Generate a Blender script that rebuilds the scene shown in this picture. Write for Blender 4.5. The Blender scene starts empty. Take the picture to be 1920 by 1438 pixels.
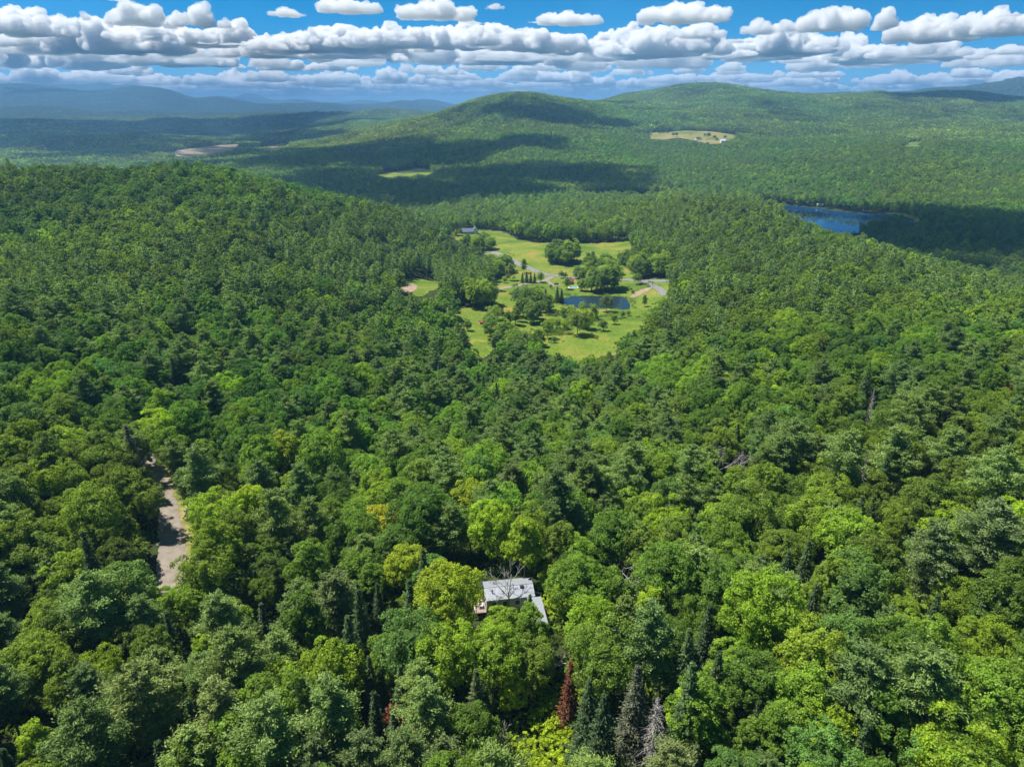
import bpy, bmesh, math, random
import numpy as np

# ------------------------------------------------------------------ camera
sc = bpy.context.scene
COL = sc.collection
PITCH = math.radians(22.38)
CP, SP = math.cos(PITCH), math.sin(PITCH)
cam = bpy.data.objects.new('camera', bpy.data.cameras.new('camera'))
COL.objects.link(cam)
cam.location = (0, 0, 0)
cam.rotation_euler = (math.pi/2 - PITCH, 0, 0)
cam.data.sensor_width = 36
cam.data.lens = 24
cam.data.clip_start = 0.5
cam.data.clip_end = 200000
sc.camera = cam

# ------------------------------------------------------------------ sky, sun, exposure
SUN_AZ = math.radians(-66)      # measured clockwise from the view direction (+Y)
SUN_EL = math.radians(63)
SUNV = np.array([math.sin(SUN_AZ)*math.cos(SUN_EL), math.cos(SUN_AZ)*math.cos(SUN_EL), math.sin(SUN_EL)])
world = bpy.data.worlds.new('World'); sc.world = world; world.use_nodes = True
wn = world.node_tree
sky = wn.nodes.new('ShaderNodeTexSky'); sky.sky_type = 'NISHITA'; sky.sun_disc = False
sky.sun_elevation = SUN_EL; sky.sun_rotation = SUN_AZ
sky.altitude = 1500; sky.air_density = 0.45; sky.dust_density = 0.6; sky.ozone_density = 6.0
hs = wn.nodes.new('ShaderNodeHueSaturation'); hs.inputs['Hue'].default_value = .482; hs.inputs['Saturation'].default_value = 1.38; hs.inputs['Value'].default_value = .8
wn.links.new(sky.outputs[0], hs.inputs['Color'])
wn.links.new(hs.outputs[0], wn.nodes['Background'].inputs[0])
wn.nodes['Background'].inputs[1].default_value = 0.104
sl = bpy.data.lights.new('sun', 'SUN'); sl.energy = 4.6; sl.angle = math.radians(0.5); sl.color = (1.0, 0.95, 0.86)
so = bpy.data.objects.new('sun', sl); COL.objects.link(so)
so.rotation_euler = (math.pi/2 - SUN_EL, 0, math.pi - SUN_AZ)
sc.view_settings.view_transform = 'Standard'; sc.view_settings.look = 'None'
sc.view_settings.exposure = 0.76; sc.view_settings.gamma = 1.0
sc.view_settings.use_curve_mapping = False
sc.cycles.use_denoising = True
sc.cycles.volume_bounces = 12
sc.cycles.max_bounces = 14
sc.cycles.diffuse_bounces = 5
sc.cycles.transmission_bounces = 4

# ------------------------------------------------------------------ small maths
F = 1280.0
def ray(px, py):
    px = np.asarray(px, float); py = np.asarray(py, float)
    x = px-960; y = F*CP+(719-py)*SP; z = -F*SP+(719-py)*CP
    return x, y, z
def project(x, y, z):
    f = y*CP - z*SP; u = y*SP + z*CP
    f = np.where(f < 0.1, 0.1, f)
    return 960+F*x/f, 719-F*u/f, f

def vnoise2(x, y, seed=0):
    i = np.floor(x).astype(np.int64); j = np.floor(y).astype(np.int64)
    fx = x-i; fy = y-j; fx = fx*fx*(3-2*fx); fy = fy*fy*(3-2*fy)
    def h(a, b):
        n = (a*374761393+b*668265263+seed*1274126177) & 0xffffffff
        n = ((n ^ (n >> 13))*1274126177) & 0xffffffff
        return ((n ^ (n >> 16)) & 0xffff)/65535.
    return ((h(i, j)*(1-fx)+h(i+1, j)*fx)*(1-fy)+(h(i, j+1)*(1-fx)+h(i+1, j+1)*fx)*fy)*2-1
def fbm2(x, y, seed=0, oct=4):
    r = 0; a = 1; s = 0
    for k in range(oct):
        r = r+a*vnoise2(x*2**k+17.3*k, y*2**k-9.1*k, seed+k); s += a; a *= .5
    return r/s
def vnoise3(P, seed=0):
    i = np.floor(P).astype(np.int64); f = P-i; f = f*f*(3-2*f); r = 0
    def h(a, b, c):
        n = (a*374761393+b*668265263+c*2147483647+seed*1274126177) & 0xffffffff
        n = ((n ^ (n >> 13))*1274126177) & 0xffffffff
        return ((n ^ (n >> 16)) & 0xffff)/65535.
    for dx in (0, 1):
        for dy in (0, 1):
            for dz in (0, 1):
                wt = (f[:, 0] if dx else 1-f[:, 0])*(f[:, 1] if dy else 1-f[:, 1])*(f[:, 2] if dz else 1-f[:, 2])
                r = r+wt*h(i[:, 0]+dx, i[:, 1]+dy, i[:, 2]+dz)
    return r*2-1
def in_poly(px, py, poly):
    px = np.asarray(px, float); py = np.asarray(py, float)
    r = np.zeros(px.shape, bool); n = len(poly)
    for k in range(n):
        x1, y1 = poly[k]; x2, y2 = poly[(k+1) % n]
        if y1 == y2: continue
        c = ((y1 > py) != (y2 > py)) & (px < (x2-x1)*(py-y1)/(y2-y1)+x1)
        r ^= c
    return r
def dist_poly(x, y, poly):          # unsigned distance to the outline
    d = np.full(np.shape(x), 1e9)
    n = len(poly)
    for k in range(n):
        x1, y1 = poly[k]; x2, y2 = poly[(k+1) % n]
        dx, dy = x2-x1, y2-y1; L = dx*dx+dy*dy+1e-9
        t = np.clip(((x-x1)*dx+(y-y1)*dy)/L, 0, 1)
        d = np.minimum(d, np.hypot(x-x1-t*dx, y-y1-t*dy))
    return d
def smooth_poly(pts, n=8, closed=True):
    P = np.array(pts, float); m = len(P); out = []
    rng = range(m) if closed else range(m-1)
    for k in rng:
        if closed: p0, p1, p2, p3 = P[k-1], P[k], P[(k+1) % m], P[(k+2) % m]
        else: p0, p1, p2, p3 = P[max(k-1, 0)], P[k], P[k+1], P[min(k+2, m-1)]
        for j in range(n):
            t = j/n
            out.append(.5*((2*p1)+(-p0+p2)*t+(2*p0-5*p1+4*p2-p3)*t*t+(-p0+3*p1-3*p2+p3)*t**3))
    if not closed: out.append(P[-1])
    return np.array(out)

# ------------------------------------------------------------------ the lie of the land
TH = 19.0       # mean canopy height
# (px, py, mode, value, 'c' canopy / 'g' ground); mode 'z': height of what is seen, 'd': its distance
CT = [
 (0,1438,'z',-90,'c'),(480,1438,'z',-88,'c'),(960,1438,'z',-88,'c'),(1440,1438,'z',-84,'c'),(1920,1438,'z',-80,'c'),
 (0,1200,'z',-90,'c'),(480,1150,'z',-91,'c'),(960,1200,'z',-88,'c'),(1440,1150,'z',-84,'c'),(1920,1150,'z',-78,'c'),
 (330,1000,'z',-108,'g'),(290,860,'z',-110,'g'),(700,1000,'z',-94,'c'),(960,1110,'z',-104,'g'),
 (0,1000,'z',-88,'c'),(1250,950,'z',-92,'c'),(1600,950,'z',-84,'c'),(1920,950,'z',-78,'c'),
 (0,800,'z',-82,'c'),(240,760,'z',-92,'c'),(480,800,'z',-98,'c'),(720,800,'z',-104,'c'),(960,820,'z',-106,'c'),(1200,800,'z',-103,'c'),
 (1440,800,'z',-94,'c'),(1700,780,'z',-86,'c'),(1920,760,'z',-80,'c'),
 (0,640,'z',-84,'c'),(200,640,'z',-92,'c'),(450,640,'z',-102,'c'),(700,680,'z',-113,'c'),(900,740,'z',-120,'c'),(1150,730,'z',-117,'c'),
 (1400,650,'z',-102,'c'),(1650,640,'z',-94,'c'),(1920,620,'z',-90,'c'),
 (0,500,'z',-88,'c'),(200,500,'z',-92,'c'),(400,500,'z',-98,'c'),(600,520,'z',-112,'c'),(740,590,'z',-128,'c'),(860,680,'z',-133,'c'),
 (0,400,'z',-84,'c'),(200,400,'z',-84,'c'),(350,400,'z',-86,'c'),(500,420,'z',-98,'c'),(650,440,'z',-112,'c'),
 (0,328,'d',780,'c'),(120,316,'d',810,'c'),(240,318,'d',830,'c'),(330,306,'d',860,'c'),(450,322,'d',840,'c'),(560,350,'d',810,'c'),(700,392,'d',780,'c'),(790,412,'d',800,'c'),(850,440,'d',830,'c'),
 (720,500,'z',-126,'c'),(800,545,'z',-146,'g'),(830,480,'z',-142,'c'),
 # valley floor
 (880,436,'z',-164,'g'),(1000,470,'z',-161,'g'),(1150,462,'z',-161,'g'),(930,540,'z',-157,'g'),(1060,570,'z',-156,'g'),(1120,567,'z',-156,'g'),(1180,570,'z',-156,'g'),(1220,520,'z',-156,'g'),
 (900,600,'z',-151,'g'),(1000,620,'z',-152,'g'),(1130,620,'z',-151,'g'),(1080,670,'z',-148,'g'),(895,650,'z',-147,'g'),(1250,535,'z',-153,'g'),
 # right hand ridge
 (1260,640,'z',-122,'c'),(1300,540,'z',-126,'c'),(1280,470,'z',-132,'c'),(1400,540,'z',-115,'c'),(1600,560,'z',-104,'c'),(1800,580,'z',-99,'c'),
 (1200,420,'z',-138,'c'),(1350,430,'z',-122,'c'),(1500,450,'z',-118,'c'),
 (1180,376,'d',1130,'c'),(1260,366,'d',1100,'c'),(1400,374,'d',1000,'c'),(1500,398,'d',900,'c'),(1600,446,'d',780,'c'),(1700,476,'d',700,'c'),(1800,508,'d',640,'c'),(1920,545,'d',580,'c'),
 (1000,405,'z',-152,'c'),(1100,395,'z',-150,'c'),(900,400,'z',-160,'c'),(950,385,'z',-160,'c'),
 # lake basin
 (1120,374,'z',-192,'g'),(1440,378,'z',-192,'g'),(1600,415,'z',-192,'g'),(1710,408,'z',-192,'g'),(1300,365,'z',-188,'g'),(1000,368,'z',-190,'g'),
 (1820,430,'z',-185,'g'),(1920,440,'z',-183,'g'),(1920,400,'z',-184,'g'),(1780,470,'z',-180,'g'),
 # beyond: hills
 (760,323,'z',-190,'g'),(620,330,'z',-190,'g'),(850,350,'z',-190,'g'),(1000,340,'d',1750,'g'),
 (950,300,'d',2080,'g'),(950,250,'d',2600,'g'),(950,200,'d',3100,'g'),(950,190,'d',3250,'g'),(1010,196,'d',3400,'g'),(880,203,'d',3300,'g'),(820,226,'d',3300,'g'),(740,243,'d',3350,'g'),(640,262,'d',3400,'g'),
 (840,270,'d',2600,'g'),(1080,210,'d',3700,'g'),(1150,196,'d',4300,'g'),(1080,300,'d',2100,'g'),
 (1200,184,'d',4600,'g'),(1330,167,'d',4700,'g'),(1450,176,'d',4700,'g'),(1600,184,'d',5200,'g'),(1750,190,'d',5600,'g'),(1920,200,'d',6000,'g'),
 (1330,210,'d',3600,'g'),(1300,250,'d',2850,'g'),(1320,268,'d',2600,'g'),(1330,320,'d',1980,'g'),(1200,320,'d',1950,'g'),(1200,250,'d',2800,'g'),
 (1600,230,'d',3500,'g'),(1600,300,'d',2200,'g'),(1600,350,'d',1750,'g'),(1850,240,'d',3400,'g'),(1850,300,'d',2300,'g'),(1850,360,'d',1800,'g'),
 (400,283,'z',-196,'g'),(520,275,'z',-192,'g'),(100,290,'z',-200,'g'),(250,262,'z',-165,'g'),(60,262,'z',-185,'g'),(0,255,'d',5000,'g'),
 (0,238,'d',6500,'g'),(250,240,'d',6500,'g'),(500,243,'d',6000,'g'),(700,228,'d',5200,'g'),(600,222,'d',7500,'g'),
]
HIDDEN = [  # (px, d, ground z) dips that no line of sight reaches
 (0,1150,-165),(240,1200,-170),(400,1200,-180),(560,1150,-185),(700,1080,-185),(820,1150,-180),(0,1700,-195),(300,1700,-198),(560,1700,-198),
 (1260,1300,-185),(1400,1200,-185),(1500,1080,-185),(1600,1000,-188),(1700,950,-186),(1800,900,-183),(1920,850,-180),
 (950,4200,-120),(820,4300,-140),(1330,6500,-120),(1600,7000,-140),(1920,7500,-140),(1100,6500,-140),(500,4200,-200),
 (0,10500,-200),(300,10500,-200),(600,10500,-210),(900,9500,-200),(1200,10500,-200),(1500,11000,-200),(1920,11000,-190),
 (0,20000,-230),(500,20000,-230),(960,20000,-230),(1500,20000,-230),(1920,20000,-230),
 (0,45000,-260),(500,45000,-260),(960,45000,-260),(1500,45000,-260),(1920,45000,-260),
 (0,20,-104),(960,20,-102),(1920,20,-98),(0,50,-104),(960,50,-102),(1920,50,-98),
]
def az_of(px, py=300):
    x, y, z = ray(px, py); return np.arctan2(x, y)
pts = []
for (px, py, m, v, k) in CT:
    x, y, z = ray(px, py); h = math.hypot(x, y); t = z/h
    if m == 'z': d = v/t; zz = v
    else: d = v; zz = t*v
    if k == 'c': zz -= TH
    pts.append((math.atan2(x, y), math.log(d), zz/(d+200)))
for (px, d, zz) in HIDDEN:
    pts.append((float(az_of(px)), math.log(d), zz/(d+200)))
pts = np.array(pts)
SCL = np.array([1.7, 1.0])
def _phi(r2): return .5*r2*np.log(r2+1e-12)
Pn = pts[:, :2]*SCL
D2 = ((Pn[:, None]-Pn[None])**2).sum(-1)
n = len(pts)
A = np.zeros((n+3, n+3)); A[:n, :n] = _phi(D2)+np.eye(n)*2e-4
A[:n, n] = 1; A[:n, n+1:] = Pn; A[n, :n] = 1; A[n+1:, :n] = Pn.T
W = np.linalg.solve(A, np.concatenate([pts[:, 2], np.zeros(3)]))
AZ0, AZ1 = -0.86, 0.86
az_in = np.linspace(AZ0, AZ1, 560)
az_out = np.concatenate([np.linspace(-math.pi, AZ0-.1, 14), np.linspace(AZ0-.06, AZ0-.01, 3)])
AZG = np.concatenate([az_out, az_in, -az_out[::-1]])
LD = np.linspace(math.log(6), math.log(32000), 600)
aa, ll = np.meshgrid(np.clip(AZG, AZ0, AZ1), LD, indexing='ij')
Q = np.stack([aa.ravel(), ll.ravel()], 1)*SCL
q = np.zeros(len(Q))
for s in range(0, len(Q), 40000):
    B = Q[s:s+40000]
    r2 = ((B[:, None]-Pn[None])**2).sum(-1)
    q[s:s+40000] = _phi(r2) @ W[:n] + W[n] + B @ W[n+1:]
DG = np.exp(ll)
q = q.reshape(aa.shape)
# far mountains: (px of the top, py of the top, distance, half width in px, half depth in log distance)
for (px, py, d, wpx, wl, sk) in [
    (262,163,12500,95,.13,1.5),(150,186,12300,110,.11,1.),(20,164,13500,120,.10,1.),(-60,166,13000,150,.1,1.),(400,186,12500,120,.09,1.),(500,195,12000,160,.08,1.),
    (250,158,17500,62,.08,1.),(128,160,18500,60,.07,1.),(200,160,18000,60,.07,1.),(330,182,17800,60,.07,1.),
    (470,175,22500,42,.07,1.),(560,187,22500,70,.07,1.),(420,183,22000,60,.06,1),(680,189,24000,70,.06,1.),(800,190,15000,60,.05,1.),(760,196,11500,90,.06,1.),(640,197,11000,120,.05,1),
    (890,190,30000,50,.06,1.),(1040,188,30000,50,.06,1.),
    (1890,158,9200,120,.13,1.),(1750,176,9000,75,.1,1.),(1660,181,9200,80,.09,1.),(2000,160,9300,150,.12,1.),
    (150,215,9000,140,.10,1.),(330,222,8300,180,.09,1.),(60,205,9500,120,.09,1)]:
    x, y, z = ray(px, py); t = float(z/np.hypot(x, y)); a0 = math.atan2(px-960, float(ray(px, 190)[1])); wa = wpx/1500.
    da = (aa-a0)/wa
    g = np.exp(-da**2*.7-((ll-math.log(d))/wl)**2)
    tt = t*d/(d+200)
    q = np.maximum(q, q+(tt-q)*g)
ZG = q*(DG+200)
XG = DG*np.sin(AZG)[:, None]; YG = DG*np.cos(AZG)[:, None]
# relief at scales that suit the distance
am = np.clip((DG-1300)/2500, 0, 1)
ZG = ZG + am*(fbm2(XG/900, YG/900, 5, 4)*np.clip(DG*.011, 0, 75)+0)
ZG = ZG + am*np.clip((9000-DG)/3000, 0, 1)*(.5-np.abs(fbm2(XG/420, YG/420, 15, 2)))*34
ZG = ZG + (1-am)*fbm2(XG/90, YG/90, 9, 3)*np.clip(DG/150, .3, 1)*1.6

# water bodies, outlined where they lie
WP, WL = -156.4, -192.0
def px_on_plane(pts_, zz):
    o = []
    for (a, b) in pts_:
        x, y, z = ray(a, b); k = zz/z; o.append((float(x*k), float(y*k)))
    return o
def C3(cx, cy): return (cx/3.2+720, cy/3.2+380)
POND_PX = [C3(*p) for p in [(1050,590),(1090,572),(1130,562),(1200,560),(1300,562),(1400,564),(1440,570),(1470,590),(1480,620),(1478,642),(1420,644),(1360,637),(1280,640),(1180,637),(1100,622),(1050,606)]]
POND = smooth_poly(px_on_plane(POND_PX, WP), 5)
LAKE = smooth_poly(px_on_plane([(1425,382),(1470,386),(1530,391),(1590,399),(1650,402),(1695,407),(1716,414),(1700,421),(1650,428),(1600,437),(1570,447),(1530,452),(1480,420)], WL), 5)
ARM = smooth_poly(px_on_plane([(1000,373),(1060,371),(1120,369.5),(1175,369),(1230,369),(1260,371),(1200,380),(1130,379),(1080,376),(1030,378),(985,378)], WL), 5)
for poly, lvl, soft in ((POND, WP, 5.), (LAKE, WL, 40.), (ARM, WL, 30.)):
    ins = in_poly(XG, YG, poly); dd = dist_poly(XG, YG, poly)
    sd = np.where(ins, -dd, dd)
    tgt = np.where(ins, lvl-np.clip(dd*.3, .25, 2.0), lvl+.25+dd*.05)
    wgt = np.clip(1-sd/soft, 0, 1); wgt = wgt*wgt*(3-2*wgt)
    ZG = ZG*(1-wgt)+tgt*wgt
NAZ, NLD = len(AZG), len(LD)
def ground(x, y):
    x = np.asarray(x, float); y = np.asarray(y, float)
    a = np.arctan2(x, y); l = np.log(np.hypot(x, y)+1e-9)
    ia = np.clip(np.searchsorted(AZG, a)-1, 0, NAZ-2); il = (l-LD[0])/(LD[1]-LD[0])
    il0 = np.clip(np.floor(il).astype(int), 0, NLD-2)
    fa = np.clip((a-AZG[ia])/(AZG[ia+1]-AZG[ia]), 0, 1); fl = np.clip(il-il0, 0, 1)
    return (ZG[ia, il0]*(1-fa)+ZG[ia+1, il0]*fa)*(1-fl)+(ZG[ia, il0+1]*(1-fa)+ZG[ia+1, il0+1]*fa)*fl
def normal(x, y, e):
    gx = (ground(x+e, y)-ground(x-e, y))/(2*e); gy = (ground(x, y+e)-ground(x, y-e))/(2*e)
    L = np.sqrt(1+gx*gx+gy*gy); return -gx/L, -gy/L, 1/L
def hit(px, py, off=0., dmin=40., dmax=40000.):
    x, y, z = (float(v) for v in ray(px, py)); h = math.hypot(x, y)
    d = np.exp(np.linspace(math.log(dmin), math.log(dmax), 3000))
    g = ground(x/h*d, y/h*d)+off; zr = z/h*d
    k = np.nonzero(zr < g)[0]
    if len(k) == 0: k = [2999]
    k = max(int(k[0]), 1)
    e0 = zr[k-1]-g[k-1]; e1 = g[k]-zr[k]; f = e0/(e0+e1+1e-9)
    dd = d[k-1]+(d[k]-d[k-1])*f
    return x/h*dd, y/h*dd

# ------------------------------------------------------------------ materials
def mat(name):
    m = bpy.data.materials.new(name); m.use_nodes = True; nt = m.node_tree
    for x in list(nt.nodes): nt.nodes.remove(x)
    return m, nt.nodes, nt.links
def simple(name, col, rough=.7, noise=0.0, nscale=1.0, metal=0., bump=0.):
    m, N, Lk = mat(name)
    o = N.new('ShaderNodeOutputMaterial'); b = N.new('ShaderNodeBsdfPrincipled')
    b.inputs['Base Color'].default_value = (*col, 1); b.inputs['Roughness'].default_value = rough; b.inputs['Metallic'].default_value = metal
    Lk.new(b.outputs[0], o.inputs[0])
    if noise:
        tc = N.new('ShaderNodeTexCoord'); t = N.new('ShaderNodeTexNoise'); t.inputs['Scale'].default_value = nscale; t.inputs['Detail'].default_value = 6
        Lk.new(tc.outputs['Object'], t.inputs['Vector'])
        r = N.new('ShaderNodeMapRange'); r.inputs[1].default_value = .3; r.inputs[2].default_value = .7
        r.inputs[3].default_value = 1-noise; r.inputs[4].default_value = 1+noise
        Lk.new(t.outputs['Fac'], r.inputs[0])
        v = N.new('ShaderNodeVectorMath'); v.operation = 'SCALE'; v.inputs[0].default_value = col
        Lk.new(r.outputs[0], v.inputs['Scale']); Lk.new(v.outputs[0], b.inputs['Base Color'])
        if bump:
            bp = N.new('ShaderNodeBump'); bp.inputs['Strength'].default_value = bump; bp.inputs['Distance'].default_value = .1
            Lk.new(t.outputs['Fac'], bp.inputs['Height']); Lk.new(bp.outputs[0], b.inputs['Normal'])
    return m
TINTK = (3.05, 2.45, 1.8)
def foliage_mat(name, transl=.28):
    m, N, Lk = mat(name)
    o = N.new('ShaderNodeOutputMaterial')
    t = N.new('ShaderNodeAttribute'); t.attribute_type = 'INSTANCER'; t.attribute_name = 'tint'
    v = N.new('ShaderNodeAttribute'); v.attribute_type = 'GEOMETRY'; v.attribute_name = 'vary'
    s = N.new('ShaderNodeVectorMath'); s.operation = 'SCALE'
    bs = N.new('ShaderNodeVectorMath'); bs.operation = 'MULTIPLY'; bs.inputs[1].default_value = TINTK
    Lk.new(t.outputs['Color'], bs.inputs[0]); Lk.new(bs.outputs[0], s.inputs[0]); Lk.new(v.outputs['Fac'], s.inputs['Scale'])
    d = N.new('ShaderNodeBsdfDiffuse'); Lk.new(s.outputs[0], d.inputs['Color'])
    m2 = N.new('ShaderNodeVectorMath'); m2.operation = 'MULTIPLY'; m2.inputs[1].default_value = (1.5, 1.5, .7)
    Lk.new(s.outputs[0], m2.inputs[0])
    tr = N.new('ShaderNodeBsdfTranslucent'); Lk.new(m2.outputs[0], tr.inputs['Color'])
    mx = N.new('ShaderNodeMixShader'); mx.inputs[0].default_value = transl
    Lk.new(d.outputs[0], mx.inputs[1]); Lk.new(tr.outputs[0], mx.inputs[2])
    gl = N.new('ShaderNodeBsdfGlossy'); gl.inputs['Roughness'].default_value = .5; gl.inputs['Color'].default_value = (.9, 1, .8, 1)
    mg = N.new('ShaderNodeMixShader'); mg.inputs[0].default_value = .014
    Lk.new(mx.outputs[0], mg.inputs[1]); Lk.new(gl.outputs[0], mg.inputs[2]); Lk.new(mg.outputs[0], o.inputs[0])
    return m
M_LEAF = foliage_mat('leaf', .42)
M_NEEDLE = foliage_mat('needle', .24)
M_BARK = simple('bark', (.10, .085, .07), .9, .3, 2.)
M_PALEBARK = simple('pale_bark', (.33, .31, .28), .85, .25, 2.)
M_DEADWOOD = simple('dead_wood', (.42, .39, .37), .9, .25, 2.)
M_RED = foliage_mat('rust_needle', .15)

def ground_material():
    m, N, Lk = mat('woodland_ground')
    o = N.new('ShaderNodeOutputMaterial'); b = N.new('ShaderNodeBsdfPrincipled'); b.inputs['Roughness'].default_value = .95
    b.inputs['Specular IOR Level'].default_value = .1
    g = N.new('ShaderNodeNewGeometry')
    t = N.new('ShaderNodeTexNoise'); t.inputs['Scale'].default_value = .35; t.inputs['Detail'].default_value = 8
    Lk.new(g.outputs['Position'], t.inputs['Vector'])
    r = N.new('ShaderNodeValToRGB'); e = r.color_ramp.elements
    e[0].position = .3; e[0].color = (.035, .035, .018, 1); e[1].position = .7; e[1].color = (.045, .075, .018, 1)
    Lk.new(t.outputs['Fac'], r.inputs[0])
    # far woods: crown sized mottling, its dark tone also standing in for cloud shade
    t2 = N.new('ShaderNodeTexNoise'); t2.inputs['Scale'].default_value = .02; t2.inputs['Detail'].default_value = 7; t2.inputs['Roughness'].default_value = .7
    Lk.new(g.outputs['Position'], t2.inputs['Vector'])
    r2 = N.new('ShaderNodeValToRGB'); e = r2.color_ramp.elements
    e[0].position = .35; e[0].color = (.018, .036, .022, 1); e[1].position = .68; e[1].color = (.045, .085, .040, 1)
    Lk.new(t2.outputs['Fac'], r2.inputs[0])
    a = N.new('ShaderNodeAttribute'); a.attribute_name = 'far'
    mx = N.new('ShaderNodeMix'); mx.data_type = 'RGBA'
    Lk.new(a.outputs['Fac'], mx.inputs[0]); Lk.new(r.outputs[0], mx.inputs[6]); Lk.new(r2.outputs[0], mx.inputs[7])
    Lk.new(mx.outputs[2], b.inputs['Base Color'])
    bp = N.new('ShaderNodeBump'); bp.inputs['Distance'].default_value = 12; bp.inputs['Strength'].default_value = .6
    Lk.new(t2.outputs['Fac'], bp.inputs['Height']); Lk.new(bp.outputs[0], b.inputs['Normal'])
    Lk.new(b.outputs[0], o.inputs[0]); return m
def meadow_material(name, green, gold, s=.02, gold_at=.55):
    m, N, Lk = mat(name)
    o = N.new('ShaderNodeOutputMaterial'); b = N.new('ShaderNodeBsdfPrincipled'); b.inputs['Roughness'].default_value = .95
    b.inputs['Specular IOR Level'].default_value = .1
    g = N.new('ShaderNodeNewGeometry')
    t = N.new('ShaderNodeTexNoise'); t.inputs['Scale'].default_value = s; t.inputs['Detail'].default_value = 9; t.inputs['Roughness'].default_value = .62; t.inputs['Distortion'].default_value = .6
    Lk.new(g.outputs['Position'], t.inputs['Vector'])
    r = N.new('ShaderNodeValToRGB'); e = r.color_ramp.elements
    e[0].position = .36; e[0].color = (green[0]*.62, green[1]*.72, green[2]*.7, 1); e[1].position = gold_at+.12; e[1].color = (*gold, 1)
    k = e.new(gold_at-.07); k.color = (*green, 1)
    Lk.new(t.outputs['Fac'], r.inputs[0])
    t2 = N.new('ShaderNodeTexNoise'); t2.inputs['Scale'].default_value = .6; t2.inputs['Detail'].default_value = 6
    Lk.new(g.outputs['Position'], t2.inputs['Vector'])
    rr = N.new('ShaderNodeMapRange'); rr.inputs[1].default_value = .3; rr.inputs[2].default_value = .7; rr.inputs[3].default_value = .72; rr.inputs[4].default_value = 1.25
    Lk.new(t2.outputs['Fac'], rr.inputs[0])
    v = N.new('ShaderNodeVectorMath'); v.operation = 'SCALE'; Lk.new(r.outputs[0], v.inputs[0]); Lk.new(rr.outputs[0], v.inputs['Scale'])
    Lk.new(v.outputs[0], b.inputs['Base Color'])
    bp = N.new('ShaderNodeBump'); bp.inputs['Distance'].default_value = .6; bp.inputs['Strength'].default_value = .5
    Lk.new(t2.outputs['Fac'], bp.inputs['Height']); Lk.new(bp.outputs[0], b.inputs['Normal'])
    Lk.new(b.outputs[0], o.inputs[0]); return m
def water_material(name, col, bump=.15, scale=1.2):
    m, N, Lk = mat(name)
    o = N.new('ShaderNodeOutputMaterial'); b = N.new('ShaderNodeBsdfPrincipled')
    b.inputs['Base Color'].default_value = (*col, 1); b.inputs['Roughness'].default_value = .04; b.inputs['IOR'].default_value = 1.33
    g = N.new('ShaderNodeNewGeometry'); t = N.new('ShaderNodeTexNoise'); t.inputs['Scale'].default_value = scale; t.inputs['Detail'].default_value = 4
    Lk.new(g.outputs['Position'], t.inputs['Vector'])
    bp = N.new('ShaderNodeBump'); bp.inputs['Strength'].default_value = bump; bp.inputs['Distance'].default_value = .04
    Lk.new(t.outputs['Fac'], bp.inputs['Height']); Lk.new(bp.outputs[0], b.inputs['Normal']); Lk.new(b.outputs[0], o.inputs[0]); return m

# ------------------------------------------------------------------ object helpers
def mesh_np(name, V, Fq, mats=(), smooth=False, vary=None, midx=None):
    """V (n,3) and a list of face arrays (each (k,m))"""
    me = bpy.data.meshes.new(name)
    V = np.asarray(V, float); Fs = [np.asarray(f, np.int64) for f in (Fq if isinstance(Fq, list) else [Fq]) if len(f)]
    me.vertices.add(len(V)); me.vertices.foreach_set('co', V.ravel())
    loops = np.concatenate([f.ravel() for f in Fs]); sizes = np.concatenate([np.full(len(f), f.shape[1]) for f in Fs])
    starts = np.concatenate([[0], np.cumsum(sizes)[:-1]])
    me.loops.add(len(loops)); me.loops.foreach_set('vertex_index', loops.astype(np.int32))
    me.polygons.add(len(sizes)); me.polygons.foreach_set('loop_start', starts.astype(np.int32))
    if vary is not None:
        a = me.attributes.new('vary', 'FLOAT', 'FACE'); a.data.foreach_set('value', np.asarray(vary, np.float32))
    for m in mats: me.materials.append(m)
    if midx is not None: me.polygons.foreach_set('material_index', np.asarray(midx, np.int32))
    if smooth: me.polygons.foreach_set('use_smooth', np.ones(len(sizes), bool))
    me.update(calc_edges=True)
    return me
def link(name, me, parent=None, kind=None):
    o = bpy.data.objects.new(name, me); COL.objects.link(o)
    if parent is not None: o.parent = parent
    if kind: o['kind'] = kind
    return o
def root(name, label, cat, loc, rz=0., group=None):
    o = bpy.data.objects.new(name, None); COL.objects.link(o); o.location = loc; o.rotation_euler = (0, 0, rz)
    o['label'] = label; o['category'] = cat
    if group: o['group'] = group
    return o
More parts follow.
